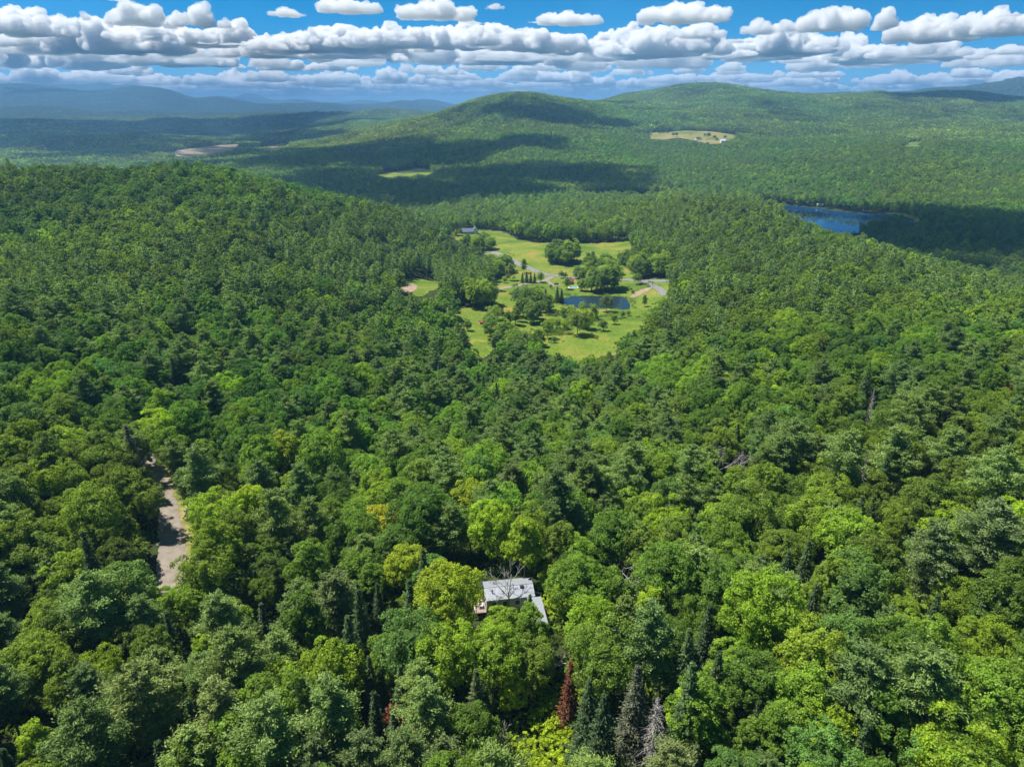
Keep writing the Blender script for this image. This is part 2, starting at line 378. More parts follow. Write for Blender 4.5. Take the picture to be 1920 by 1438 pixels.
class MB:
    def __init__(s): s.V = []; s.F = []
    def box(s, c, d, rz=0., tilt=None):
        x, y, z = d[0]/2, d[1]/2, d[2]/2; n0 = len(s.V)
        cs, sn = math.cos(rz), math.sin(rz)
        for a, b, e in ((-x,-y,-z),(x,-y,-z),(x,y,-z),(-x,y,-z),(-x,-y,z),(x,-y,z),(x,y,z),(-x,y,z)):
            s.V.append((c[0]+a*cs-b*sn, c[1]+a*sn+b*cs, c[2]+e))
        for f in ((0,3,2,1),(4,5,6,7),(0,1,5,4),(1,2,6,5),(2,3,7,6),(3,0,4,7)): s.F.append([n0+i for i in f])
        return s
    def hexa(s, P):     # eight corners, bottom ring then top ring
        n0 = len(s.V); s.V += [tuple(p) for p in P]
        for f in ((0,3,2,1),(4,5,6,7),(0,1,5,4),(1,2,6,5),(2,3,7,6),(3,0,4,7)): s.F.append([n0+i for i in f])
        return s
    def prism(s, poly, z0, z1):
        n0 = len(s.V); n = len(poly)
        s.V += [(p[0], p[1], z0) for p in poly]+[(p[0], p[1], z1) for p in poly]
        s.F.append([n0+n-1-i for i in range(n)]); s.F.append([n0+n+i for i in range(n)])
        for i in range(n): j = (i+1) % n; s.F.append([n0+i, n0+j, n0+n+j, n0+n+i])
        return s
    def tube(s, p, q, r0, r1, n=6):
        p = np.array(p, float); q = np.array(q, float); w = q-p; w /= np.linalg.norm(w)+1e-9
        u = np.cross(w, (0, 0, 1) if abs(w[2]) < .9 else (1, 0, 0)); u /= np.linalg.norm(u); v = np.cross(w, u); n0 = len(s.V)
        for c, r in ((p, r0), (q, r1)):
            for i in range(n):
                a = 2*math.pi*i/n; s.V.append(tuple(c+u*r*math.cos(a)+v*r*math.sin(a)))
        for i in range(n): j = (i+1) % n; s.F.append([n0+i, n0+j, n0+n+j, n0+n+i])
        s.F.append([n0+n-1-i for i in range(n)]); s.F.append([n0+n+i for i in range(n)])
        return s
    def mesh(s, name, m, smooth=False):
        me = bpy.data.meshes.new(name); me.from_pydata(s.V, [], s.F); me.materials.append(m); me.update()
        if smooth: me.polygons.foreach_set('use_smooth', np.ones(len(me.polygons), bool))
        return me
    def obj(s, name, m, parent=None, kind=None): return link(name, s.mesh(name, m), parent, kind)

# ------------------------------------------------------------------ the ground
idx = np.arange(NAZ*NLD).reshape(NAZ, NLD)
quads = np.stack([idx[:-1, :-1], idx[1:, :-1], idx[1:, 1:], idx[:-1, 1:]], -1).reshape(-1, 4)[:, ::-1]
V = np.stack([XG.ravel(), YG.ravel(), ZG.ravel()], 1)
V = np.vstack([V, [0, 0, float(ZG[:, 0].mean())]])
fan = np.array([[idx[k, 0], idx[k+1, 0], len(V)-1] for k in range(NAZ-1)])
me = mesh_np('woodland_ground', V, [quads[:, ::-1][:, ::-1], fan[:, ::-1]], [ground_material()], smooth=True)
at = me.attributes.new('far', 'FLOAT', 'POINT')
fv = np.clip((DG.ravel()-1500)/2500, 0, 1); at.data.foreach_set('value', np.append(fv, 0).astype(np.float32))
link('woodland_ground', me, kind='structure')

def drape(name, m, polypx, d0, d1, cell, off, extra=0., kind='structure', noise=0.):
    """a sheet over the ground wherever it lies inside the outline"""
    hp = np.array(polypx); a0 = az_of(hp[:, 0].min()-10, hp[:, 1].max()); a1 = az_of(hp[:, 0].max()+10, hp[:, 1].max())
    a0 = min(a0, az_of(hp[:, 0].min()-10, hp[:, 1].min())); a1 = max(a1, az_of(hp[:, 0].max()+10, hp[:, 1].min()))
    xs = np.arange(math.floor(min(d0*math.sin(a0), d1*math.sin(a0))), max(d0*math.sin(a1), d1*math.sin(a1))+cell, cell)
    ys = np.arange(d0*min(math.cos(a0), math.cos(a1)), d1+cell, cell)
    gx, gy = np.meshgrid(xs, ys, indexing='ij')
    cx = (gx[:-1, :-1]+gx[1:, 1:])/2; cy = (gy[:-1, :-1]+gy[1:, 1:])/2
    jx = cx+fbm2(cx/6/cell, cy/6/cell, 3, 3)*cell*noise; jy = cy+fbm2(cx/6/cell, cy/6/cell, 8, 3)*cell*noise
    px, py, f = project(jx, jy, ground(cx, cy))
    dd = np.hypot(cx, cy)
    ok = in_poly(px, py, polypx) & (dd > d0) & (dd < d1)
    nx, ny = gx.shape; id_ = np.arange(nx*ny).reshape(nx, ny)
    q_ = np.stack([id_[:-1, :-1], id_[1:, :-1], id_[1:, 1:], id_[:-1, 1:]], -1)[ok]
    used, inv = np.unique(q_, return_inverse=True)
    X = gx.ravel()[used]; Y = gy.ravel()[used]
    Vv = np.stack([X, Y, ground(X, Y)+off], 1)
    return link(name, mesh_np(name, Vv, inv.reshape(-1, 4), [m], smooth=True), kind=kind)
def water(name, poly, z, m):
    n_ = len(poly)
    bm = bmesh.new(); vs = [bm.verts.new((p[0], p[1], z)) for p in poly]; f = bm.faces.new(vs)
    if f.normal.z < 0: f.normal_flip()
    bm.normal_update()
    if bm.faces[:][0].normal.z < 0: bmesh.ops.reverse_faces(bm, faces=bm.faces[:])
    me_ = bpy.data.meshes.new(name); bm.to_mesh(me_); bm.free(); me_.materials.append(m)
    return link(name, me_, kind='structure')
def grow(poly, d):
    P = np.array(poly); c = P.mean(0); v = P-c; L = np.linalg.norm(v, axis=1)[:, None]; return c+v*(1+d/L)
water('pond_water', grow(POND, .5), WP, water_material('pond_water', (.018, .036, .048), .06, .8))
water('lake_water', grow(LAKE, 6), WL, water_material('lake_water', (.010, .050, .14), .22, .35))
water('lake_inlet_water', grow(ARM, 6), WL, water_material('inlet_water', (.02, .045, .07), .4, .35))

VALLEY = [(842,446),(843,435),(868,433),(905,431),(930,434),(952,438),(970,449),(1000,455),(1040,456),(1095,457),(1150,455),(1170,452),(1183,455),(1187,466),(1172,478),(1160,490),(1164,497),(1185,512),(1200,520),(1256,524),(1258,531),(1247,552),(1238,566),(1222,590),(1196,612),(1178,622),(1166,646),(1150,655),(1110,668),(1080,678),(1048,664),(1022,650),(1008,634),(1006,615),(985,612),(960,628),(935,646),(908,668),(892,656),(880,636),(872,612),(852,598),(858,582),(880,572),(905,560),(925,545),(926,532),(940,524),(950,517),(945,500),(925,488),(905,474),(890,462),(868,456)]
GAP = [(749,548),(753,530),(775,524),(800,523),(823,528),(824,540),(806,548),(790,556),(768,556)]
FIELD_A = [(704,329),(722,323),(745,322),(762,319),(780,315),(800,318),(824,321),(812,325),(800,329),(784,327),(770,332),(748,330),(735,334),(718,333)]
FIELD_B = [(300,291),(345,281),(400,274),(440,271),(457,274),(440,284),(400,290),(350,296)]
FIELD_C = [(470,283),(500,275),(530,269),(546,271),(535,279),(505,285)]
FIELD_D = [(1218,262),(1218,250),(1250,248),(1285,246),(1330,247),(1380,254),(1384,260),(1360,265),(1353,270),(1330,272),(1300,264),(1270,259),(1245,263)]
FIELD_E = [(0,194),(28,193),(33,199),(0,203)]
FIELD_F = [(1690,272),(1715,266),(1732,268),(1725,276),(1700,277)]
FIELD_G = [(1316,218),(1340,216),(1368,218),(1345,221)]
FIELD_H = [(590,243),(620,236),(650,236),(640,243)]
FIELD_I = [(740,231),(780,224),(792,227),(760,234)]
MARSH = [(1640,398),(1690,400),(1722,408),(1735,418),(1712,420),(1690,404)]
M_MEADOW = meadow_material('meadow', (.135, .20, .022), (.27, .225, .05), .024, .56)
M_FIELD = meadow_material('hay_field', (.17, .19, .04), (.28, .23, .08), .008, .5)
M_MARSH = meadow_material('marsh_grass', (.10, .17, .025), (.20, .21, .05), .02, .7)
M_TILL = meadow_material('tilled_field', (.20, .175, .10), (.28, .23, .16), .006, .48)
def grow(poly, d):
    P = np.array(poly, float); c = P.mean(0); v = P-c; L = np.linalg.norm(v, axis=1)[:, None]; return c+v*(1+d/L)
drape('meadow', M_MEADOW, [tuple(q) if q[1] > 500 else p for p, q in zip(VALLEY, grow(VALLEY, 13))], 340, 1120, 1.5, .25, noise=1.5)
drape('meadow', M_MEADOW, GAP, 430, 680, 1.5, .25, noise=1.5)
drape('field', M_MEADOW, FIELD_A, 1500, 2700, 6, .6)
drape('field', M_TILL, FIELD_B, 2500, 4300, 7, 1.)
drape('field', M_FIELD, FIELD_C, 2500, 4600, 7, 1.)
drape('field', M_FIELD, FIELD_D, 2300, 3300, 5, 1.)
drape('field', M_MEADOW, FIELD_F, 2200, 3000, 6, 1.)
drape('marsh', M_MARSH, MARSH, 900, 1500, 3, .3, noise=1.)

M_GRAVEL = simple('pale_gravel', (.25, .213, .172), .95, .22, .5, bump=.4)
M_ASPH = simple('worn_asphalt', (.19, .19, .19), .9, .12, .4)
M_DIRT = simple('bare_dirt', (.30, .22, .15), .95, .25, .3)
def ribbon(name, m, pxs, width, off, dmin=60, dmax=3000, c3=True, kind='structure', jag=.15):
    P = [hit(*(C3(*p) if c3 else p), 0., dmin, dmax) for p in pxs]
    P = smooth_poly(P, 10, closed=False)
    T = np.gradient(P, axis=0); T /= np.linalg.norm(T, axis=1)[:, None]; Nn = np.stack([-T[:, 1], T[:, 0]], 1)
    w = np.broadcast_to(np.asarray(width, float), (len(P),)) if np.isscalar(width) else np.interp(np.linspace(0, 1, len(P)), np.linspace(0, 1, len(width)), width)
    rg = np.random.RandomState(len(P)); rows = []
    for k in range(-3, 4):
        q_ = P+Nn*(w[:, None]/2*k/3)
        if abs(k) == 3: q_ = q_+Nn*(rg.randn(len(P))*jag)[:, None]
        rows.append(np.column_stack([q_, ground(q_[:, 0], q_[:, 1])+off]))
    V_ = np.stack(rows, 1); n_ = len(P); id_ = np.arange(n_*7).reshape(n_, 7)
    q_ = np.stack([id_[:-1, :-1], id_[1:, :-1], id_[1:, 1:], id_[:-1, 1:]], -1).reshape(-1, 4)
    me_ = mesh_np(name, V_.reshape(-1, 3), q_, [m], smooth=True)
    o = link(name, me_, kind=kind); o['len'] = 0
    del o['len']
    return o, P
ribbon('valley_road', M_ASPH, [(650,295),(720,325),(800,365),(880,400),(960,430),(1030,440),(1130,452),(1250,458),(1400,462),(1560,471),(1715,472)], 8., .42, 300)
ribbon('farm_track', M_GRAVEL, [(1010,447),(960,470),(850,490),(740,512),(640,528),(600,540)], 6., .46, 300)
ribbon('driveway', M_GRAVEL, [(978,468),(1000,490),(1020,502),(1060,498)], 3.6, .50, 300)
ribbon('access_road', M_ASPH, [(1550,474),(1620,505),(1655,525),(1690,560)], 6.5, .54, 300)
ribbon('lane', M_GRAVEL, [(345,665),(380,680),(410,700),(450,706)], 5, .46, 300)
ribbon('house_drive', M_GRAVEL, [(590,312),(650,306),(700,314)], 4, .46, 400)
ribbon('upper_lane', M_GRAVEL, [(570,163),(640,168),(745,183),(790,190)], 5, .46, 600)
drape('bare_dirt', M_DIRT, [C3(*p) for p in [(1475,572),(1490,550),(1530,530),(1590,512),(1625,508),(1590,525),(1545,552),(1510,572)]], 400, 900, 1.2, .38, noise=1.)
drape('bare_dirt', M_DIRT, [C3(*p) for p in [(105,510),(120,495),(170,490),(200,500),(195,525),(150,550),(120,545)]], 400, 700, 1.2, .42, noise=1.)
RVG = meadow_material('roadside_grass', (.20, .21, .05), (.34, .29, .14), .12, .5)
ribbon('grass_verge', RVG, [(288,835),(306,862),(326,900),(334,940),(338,975),(346,1010),(352,1050),(350,1085),(334,1130)], [3,4,4,4,5,6,7,6,4], .05, 60, 400, c3=False, jag=.5)
ROADPX = [(262,835),(282,862),(300,900),(312,940),(318,975),(322,1010),(322,1050),(316,1085),(300,1130)]
ribbon('gravel_road', M_GRAVEL, ROADPX, [4, 4, 4.5, 5, 5.6, 6.2, 6.6, 6.4, 6], .10, 60, 400, c3=False, jag=.3)

# ------------------------------------------------------------------ leaves and trunks
def quads_from(C, Nn, S, rg, asp=.75, fold=.22, T=None):
    n_ = len(C); Nn = Nn/(np.linalg.norm(Nn, axis=1)[:, None]+1e-9)
    if T is None: T = rg.randn(n_, 3)
    T = T-Nn*(T*Nn).sum(1)[:, None]; T /= np.linalg.norm(T, axis=1)[:, None]+1e-9
    B = np.cross(Nn, T); S = S[:, None]; h = S*.5
    j = lambda: 1+(rg.rand(n_, 1)-.5)*.5
    p0 = C-T*h*j()+Nn*S*fold*(rg.rand(n_, 1)-.8); p1 = C-B*h*asp*j(); p2 = C+T*h*j()+Nn*S*fold*(rg.rand(n_, 1)-.8); p3 = C+B*h*asp*j()
    V_ = np.stack([p0, p1, p2, p3], 1).reshape(-1, 3); F_ = np.arange(n_*4).reshape(n_, 4)
    return V_, F_
def rdir(n_, rg):
    v = rg.randn(n_, 3); return v/np.linalg.norm(v, axis=1)[:, None]
def broadleaf(seed, H=18., R=4.6, base=.33, nl=30, nsub=7, nleaf=26, ls=.46, form='round', core=260):
    rg = np.random.RandomState(seed)
    cz = H*(1+base)/2; Az = H*(1-base)/2
    k = np.arange(nl)+.5; ph = np.arccos(1-1.62*k/nl); th = math.pi*(1+5**.5)*k+rg.rand()*6
    D = np.stack([np.sin(ph)*np.cos(th), np.sin(ph)*np.sin(th), np.cos(ph)], 1)+rg.randn(nl, 3)*.16
    rad = .62+.26*rg.rand(nl)
    prof = np.ones(nl)
    if form == 'upright': prof = 1-.35*np.clip(D[:, 2], 0, 1)
    if form == 'cone': prof = 1-.55*np.clip(D[:, 2], -.2, 1)
    if form == 'lobed': rad *= np.where(rg.rand(nl) < .3, .62, 1.06)
    LC = D*rad[:, None]*np.array([R, R, Az])
    LC[:, 0] *= prof; LC[:, 1] *= prof
    LR = R*(.22+.2*rg.rand(nl))
    out = LC/(np.linalg.norm(LC, axis=1)[:, None]+1e-9)
    if nsub > 1:
        sd = rdir(nl*nsub, rg)+np.repeat(out, nsub, 0)*.8+np.array([0, 0, .35]); sd /= np.linalg.norm(sd, axis=1)[:, None]
        SCn = np.repeat(LC, nsub, 0)+sd*np.repeat(LR, nsub)[:, None]*.85; SR = np.repeat(LR, nsub)*(.34+.22*rg.rand(nl*nsub)); so_ = sd
    else: SCn, SR, so_ = LC, LR, out
    m_ = len(SCn)
    ld = rdir(m_*nleaf, rg)+np.repeat(so_, nleaf, 0)*.75+np.array([0, 0, .3]); ld /= np.linalg.norm(ld, axis=1)[:, None]
    C = np.repeat(SCn, nleaf, 0)+ld*np.repeat(SR, nleaf)[:, None]*(.6+.5*rg.rand(m_*nleaf, 1)+.35*rg.rand(m_*nleaf, 1)**4)
    Nn = ld*.8+np.array([0, 0, .45])+rg.randn(len(C), 3)*.55
    S = ls*(.65+.7*rg.rand(len(C)))
    V_, F_ = quads_from(C, Nn, S, rg)
    # brightness differs leaf by leaf and twig by twig
    vary = (1+.16*rg.randn(m_)).repeat(nleaf)*(1+.14*rg.randn(len(C)))
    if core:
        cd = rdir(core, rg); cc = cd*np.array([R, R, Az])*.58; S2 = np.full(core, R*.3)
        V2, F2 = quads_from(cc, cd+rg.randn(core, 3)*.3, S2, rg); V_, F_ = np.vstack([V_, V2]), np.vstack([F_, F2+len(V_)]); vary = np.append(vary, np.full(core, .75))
    V_[:, 2] += cz
    return V_, F_, np.clip(vary, .5, 1.6)
def pine(seed, H=22., R=4.4, nwh=15, fine=True):
    rg = np.random.RandomState(seed); C = []; Nn = []; T = []; S = []; lim = []
    for w_ in range(nwh):
        f = w_/(nwh-1); z = H*(.42+.55*f**.9); Lm = R*(.75+.3*math.sin(min(f*2.2, 1.57)))*(1-f**2.6*.72)*(.7+.5*rg.rand()); nb = 4 if f > .85 else 5
        a0 = rg.rand()*6.28
        for b_ in range(nb):
            a = a0+b_*6.28/nb+rg.randn()*.25; L_ = Lm*(.65+.5*rg.rand()); up = .1+.5*f+.1*rg.randn()
            dv = np.array([math.cos(a), math.sin(a), 0]); tip = np.array([0, 0, z])+dv*L_+np.array([0, 0, up*L_*.5])
            lim.append(((0, 0, z), tip))
            ns = max(3, int(L_*2.2)) if fine else 2
            for s_ in range(ns):
                t = .3+.75*(s_+.5)/ns; c0 = np.array([0, 0, z])+(tip-np.array([0, 0, z]))*t
                wd = L_*.24*(1.2-.6*t)
                q_ = 34 if fine else 9
                o = rg.randn(q_, 3)*np.array([wd*.8, wd*.8, .17])
                C.append(c0+o); tt = dv*.9+rg.randn(q_, 3)*.5+np.array([0, 0, .35]); T.append(tt)
                Nn.append(rg.randn(q_, 3)*.7+np.array([0, 0, 1.])); S.append((.52 if fine else 1.05)*(.6+.7*rg.rand(q_)))
    t_ = 30 if fine else 5
    C.append(np.array([0, 0, H*.985])+rg.randn(t_, 3)*np.array([.35, .35, .6])); T.append(rg.randn(t_, 3)*.4+[0, 0, 1]); Nn.append(rdir(t_, rg)); S.append(np.full(t_, .6))
    C = np.vstack(C); Nn = np.vstack(Nn); T = np.vstack(T); S = np.concatenate(S)
    V_, F_ = quads_from(C, Nn, S, rg, asp=.34 if fine else .42, fold=.15, T=T)
    return V_, F_, np.clip(1+.25*rg.randn(len(F_)), .5, 1.6), lim
def spruce(seed, H=19., R=2.6, nwh=26, fine=True, sparse=1.):
    rg = np.random.RandomState(seed); C = []; Nn = []; T = []; S = []; lim = []
    for w_ in range(nwh):
        f = w_/(nwh-1); z = H*(.12+.86*f); Lm = R*(1-f)**.85*(.85+.3*rg.rand())+.12; nb = 7 if f < .8 else 5
        a0 = rg.rand()*6.28
        for b_ in range(nb):
            if rg.rand() > sparse: continue
            a = a0+b_*6.28/nb+rg.randn()*.15; L_ = Lm*(.75+.35*rg.rand())
            dv = np.array([math.cos(a), math.sin(a), 0]); tip = np.array([0, 0, z])+dv*L_-np.array([0, 0, L_*.3])
            if L_ > .5: lim.append(((0, 0, z), tip))
            ns = max(2, int(L_*2.4)) if fine else 1
            for s_ in range(ns):
                t = .25+.8*(s_+.5)/ns; c0 = np.array([0, 0, z])+(tip-np.array([0, 0, z]))*t; wd = .16+L_*.13*(1.2-.7*t)
                q_ = 9 if fine else 5
                C.append(c0+rg.randn(q_, 3)*np.array([wd, wd, .12])); T.append(dv+rg.randn(q_, 3)*.45+[0, 0, -.15]); Nn.append(dv*.5+rg.randn(q_, 3)*.4+[0, 0, 1.])
                S.append((.5 if fine else 1.0)*(.6+.7*rg.rand(q_)))
    C = np.vstack(C); Nn = np.vstack(Nn); T = np.vstack(T); S = np.concatenate(S)
    V_, F_ = quads_from(C, Nn, S, rg, asp=.4, fold=.15, T=T)
    return V_, F_, np.clip(1+.2*rg.randn(len(F_)), .5, 1.6), lim
def trunk_mb(seed, H, top, r=.24, limbs=(), nl=6, spread=3., base=.3):
    rg = np.random.RandomState(seed); mb = MB(); p = np.array([0, 0, -1.5]); n_ = 5; hs_ = []
    for k in range(n_):
        q_ = np.array([rg.randn()*.12*k, rg.randn()*.12*k, H*top*(k+1)/n_]) if len(limbs) == 0 else np.array([0, 0, H*top*(k+1)/n_])
        mb.tube(p, q_, r*(1-.8*k/n_), r*(1-.8*(k+1)/n_), 7); p = q_; hs_.append(q_)
    if len(limbs) == 0:
        for k in range(nl):
            z = H*(base+(.75-base)*k/nl); a = k*2.4+rg.rand(); f = z/(H*top); c = hs_[min(int(f*n_), n_-1)]
            s0 = np.array([c[0]*f, c[1]*f, z]); e = s0+np.array([math.cos(a)*spread*.75, math.sin(a)*spread*.75, spread*.8])
            mb.tube(s0, e, r*.4, r*.1, 5)
    else:
        for (a, b) in limbs: mb.tube(a, b, .06+r*.12, .02, 3)
    return mb
def bare(seed, H=14., r=.22, depth=4, spread=.55, fan=3):
    """a leafless tree: trunk and forking branches"""
    rg = np.random.RandomState(seed); tr = MB(); br = MB()
    def go(p, d, L_, rr, k):
        q_ = p+d*L_; (tr if k == 0 else br).tube(p, q_, rr, rr*.68, 5 if k < 2 else 3)
        if k >= depth: return
        for j in range(fan+(1 if k == 0 else 0)):
            nd = d+rg.randn(3)*spread+np.array([0, 0, .12]); nd /= np.linalg.norm(nd)
            go(p+d*L_*(.55+.45*rg.rand()), nd, L_*(.5+.25*rg.rand()), max(rr*.55, .035), k+1)
    go(np.array([0, 0, -1.]), np.array([rg.randn()*.05, rg.randn()*.05, 1.]), H*.5, r, 0)
    return tr, br
def snag(seed, H=15., R=2.2, r=.2, nwh=22):
    rg = np.random.RandomState(seed); tr = MB(); br = MB(); tr.tube((0, 0, -1), (0, 0, H), r, .03, 6)
    for w_ in range(nwh):
        f = w_/nwh; z = H*(.12+.86*f); Lm = R*(1-f)**.8+.2; a0 = rg.rand()*6
        for b_ in range(5):
            a = a0+b_*1.257+rg.randn()*.3; L_ = Lm*(.5+.6*rg.rand()); d = np.array([math.cos(a), math.sin(a), -.25])
            e = np.array([0, 0, z])+d*L_; br.tube((0, 0, z), e, .05, .025, 3)
            for t in (.45, .75):
                s0 = np.array([0, 0, z])+d*L_*t; br.tube(s0, s0+(d+rg.randn(3)*.8)*L_*.35, .03, .015, 3)
    return tr, br

PROTO = {}     # kind -> list of (crown mesh, trunk mesh, H, R)
def mb_np(mb): return np.array(mb.V), mb.F
def joined(name, V_, F_, vary, tmb, lm, tm):
    me_ = bpy.data.meshes.new(name)
    vs = V_.tolist(); fs = F_.tolist(); n0 = len(vs)
    mi = [0]*len(fs); vv = list(vary)
    if tmb is not None:
        vs += [tuple(v) for v in tmb.V]; fs += [[i+n0 for i in f] for f in tmb.F]; mi += [1]*len(tmb.F); vv += [1.]*len(tmb.F)
    me_.from_pydata(vs, [], fs); me_.materials.append(lm); me_.materials.append(tm)
    me_.polygons.foreach_set('material_index', mi); a = me_.attributes.new('vary', 'FLOAT', 'FACE'); a.data.foreach_set('value', vv); me_.update()
    return me_
HQ_B = [(18, 4.9, .30, 'round'), (19, 4.2, .28, 'upright'), (17, 5.4, .34, 'lobed'), (20, 4.6, .30, 'lobed'), (16, 4.4, .25, 'round'), (18, 3.6, .22, 'cone'), (19, 5.2, .36, 'round')]
coll = {}
def newcoll(name): c = bpy.data.collections.new(name); coll[name] = c; return c
near_c = newcoll('near_kinds'); mid_c = newcoll('mid_kinds'); far_c = newcoll('far_kinds')
meta_near = []
def reg(c, me_, tag_): o = bpy.data.objects.new('%s_%02d' % (c.name, len(c.objects)), me_); c.objects.link(o)
PB = []; PP = []; PS = []
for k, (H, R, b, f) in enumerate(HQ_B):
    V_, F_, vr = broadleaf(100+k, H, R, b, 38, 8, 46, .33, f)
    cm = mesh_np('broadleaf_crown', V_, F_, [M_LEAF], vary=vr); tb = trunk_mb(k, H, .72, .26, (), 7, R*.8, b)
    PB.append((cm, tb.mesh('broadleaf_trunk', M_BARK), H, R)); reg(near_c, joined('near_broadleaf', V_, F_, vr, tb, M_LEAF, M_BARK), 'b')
for k, (H, R) in enumerate([(22, 4.6), (20, 3.9), (24, 5.0)]):
    V_, F_, vr, lim = pine(200+k, H, R)
    cm = mesh_np('pine_crown', V_, F_, [M_NEEDLE], vary=vr); tb = trunk_mb(k, H, .98, .26, lim)
    PP.append((cm, tb.mesh('pine_trunk', M_BARK), H, R)); reg(near_c, joined('near_pine', V_, F_, vr, tb, M_NEEDLE, M_BARK), 'p')
for k, (H, R) in enumerate([(18, 2.7), (15, 2.2), (20, 3.2)]):
    V_, F_, vr, lim = spruce(300+k, H, R)
    cm = mesh_np('spruce_crown', V_, F_, [M_NEEDLE], vary=vr); tb = trunk_mb(k, H, .98, .2, lim)
    PS.append((cm, tb.mesh('spruce_trunk', M_BARK), H, R)); reg(near_c, joined('near_spruce', V_, F_, vr, tb, M_NEEDLE, M_BARK), 's')
# mid and far versions in the same order: 7 broadleaf, 3 pine, 3 spruce
for k, (H, R, b, f) in enumerate(HQ_B):
    V_, F_, vr = broadleaf(100+k, H, R, b, 28, 4, 26, .62, f, 80); reg(mid_c, joined('mid_broadleaf', V_, F_, vr, trunk_mb(k, H, .6, .26, (), 0), M_LEAF, M_BARK), '')
    V_, F_, vr = broadleaf(100+k, H, R, b, 22, 1, 26, 1.15, f, 20); reg(far_c, joined('far_broadleaf', V_, F_, vr, None, M_LEAF, M_BARK), '')
for k, (H, R) in enumerate([(22, 4.6), (20, 3.9), (24, 5.0)]):
    V_, F_, vr, lim = pine(200+k, H, R, 13, False); reg(mid_c, joined('mid_pine', V_, F_, vr, trunk_mb(k, H, .9, .2, (), 0), M_NEEDLE, M_BARK), '')
    V_, F_, vr, lim = pine(200+k, H, R, 10, False); reg(far_c, joined('far_pine', V_, F_, vr, None, M_NEEDLE, M_BARK), '')
for k, (H, R) in enumerate([(18, 2.7), (15, 2.2), (20, 3.2)]):
    V_, F_, vr, lim = spruce(300+k, H, R, 18, False); reg(mid_c, joined('mid_spruce', V_, F_, vr, trunk_mb(k, H, .9, .2, (), 0), M_NEEDLE, M_BARK), '')
    V_, F_, vr, lim = spruce(300+k, H, R*1.2, 9, False); reg(far_c, joined('far_spruce', V_, F_, vr, None, M_NEEDLE, M_BARK), '')
PH = np.array([p[2] for p in PB+PP+PS], float); PR = np.array([p[3] for p in PB+PP+PS], float)

# groves: a patch of wood sixty metres wide, for slopes kilometres away
grove_c = newcoll('grove_kinds')
for g_ in range(5):
    rg = np.random.RandomState(700+g_); Vs = []; Fs = []; vs_ = []; n0 = 0
    for i in range(7):
        for j in range(7):
            x = (i-3)*8.8+rg.randn()*2.2; y = (j-3)*8.8+rg.randn()*2.2; t = rg.randint(10); s_ = .8+.5*rg.rand()
            V_, F_, vr = broadleaf(900+t, 16, 4.9, .1, 8, 1, 9, 2.9, 'round', 10) if t < 7 else (spruce(900+t, 18, 3.4, 7, False)[:3])
            V_ = V_*s_+np.array([x, y, -1.]); Vs.append(V_); Fs.append(F_+n0); n0 += len(V_)
            vs_.append(vr*(np.clip(1+.22*rg.randn(), .55, 1.5) if t < 7 else .62))
    o = joined('grove', np.vstack(Vs), np.vstack(Fs), np.concatenate(vs_), None, M_LEAF, M_BARK); reg(grove_c, o, '')

# ------------------------------------------------------------------ scatter by geometry nodes
def scatter(name, c, P, pid, rot, scl, tint, kind='stuff'):
    me_ = bpy.data.meshes.new(name); me_.vertices.add(len(P)); me_.vertices.foreach_set('co', np.asarray(P, np.float32).ravel())
    for nm, ty, dat, fld in (('rot', 'FLOAT_VECTOR', rot, 'vector'), ('scl', 'FLOAT_VECTOR', scl, 'vector'), ('tint', 'FLOAT_COLOR', np.column_stack([tint, np.ones(len(P))]) if tint is not None else None, 'color'), ('pid', 'INT', pid, 'value')):
        if dat is None: continue
        a = me_.attributes.new(nm, ty, 'POINT'); a.data.foreach_set(fld, np.asarray(dat, np.int32 if ty == 'INT' else np.float32).ravel())
    o = link(name, me_, kind=kind)
    ng = bpy.data.node_groups.new(name, 'GeometryNodeTree'); ng.interface.new_socket('Geometry', in_out='INPUT', socket_type='NodeSocketGeometry'); ng.interface.new_socket('Geometry', in_out='OUTPUT', socket_type='NodeSocketGeometry')
    N = ng.nodes; gi = N.new('NodeGroupInput'); go = N.new('NodeGroupOutput'); ip = N.new('GeometryNodeInstanceOnPoints'); ci = N.new('GeometryNodeCollectionInfo')
    ci.inputs['Collection'].default_value = c; ci.inputs['Separate Children'].default_value = True; ci.inputs['Reset Children'].default_value = True
    def at_(nm, ty):
        x = N.new('GeometryNodeInputNamedAttribute'); x.data_type = ty; x.inputs[0].default_value = nm; return [s for s in x.outputs if s.enabled and s.name == 'Attribute'][0]
    ng.links.new(gi.outputs[0], ip.inputs['Points']); ng.links.new(ci.outputs[0], ip.inputs['Instance']); ip.inputs['Pick Instance'].default_value = True
    ng.links.new(at_('pid', 'INT'), ip.inputs['Instance Index']); ng.links.new(at_('rot', 'FLOAT_VECTOR'), ip.inputs['Rotation']); ng.links.new(at_('scl', 'FLOAT_VECTOR'), ip.inputs['Scale'])
    ng.links.new(ip.outputs[0], go.inputs[0])
    md = o.modifiers.new('scatter', 'NODES'); md.node_group = ng
    return o

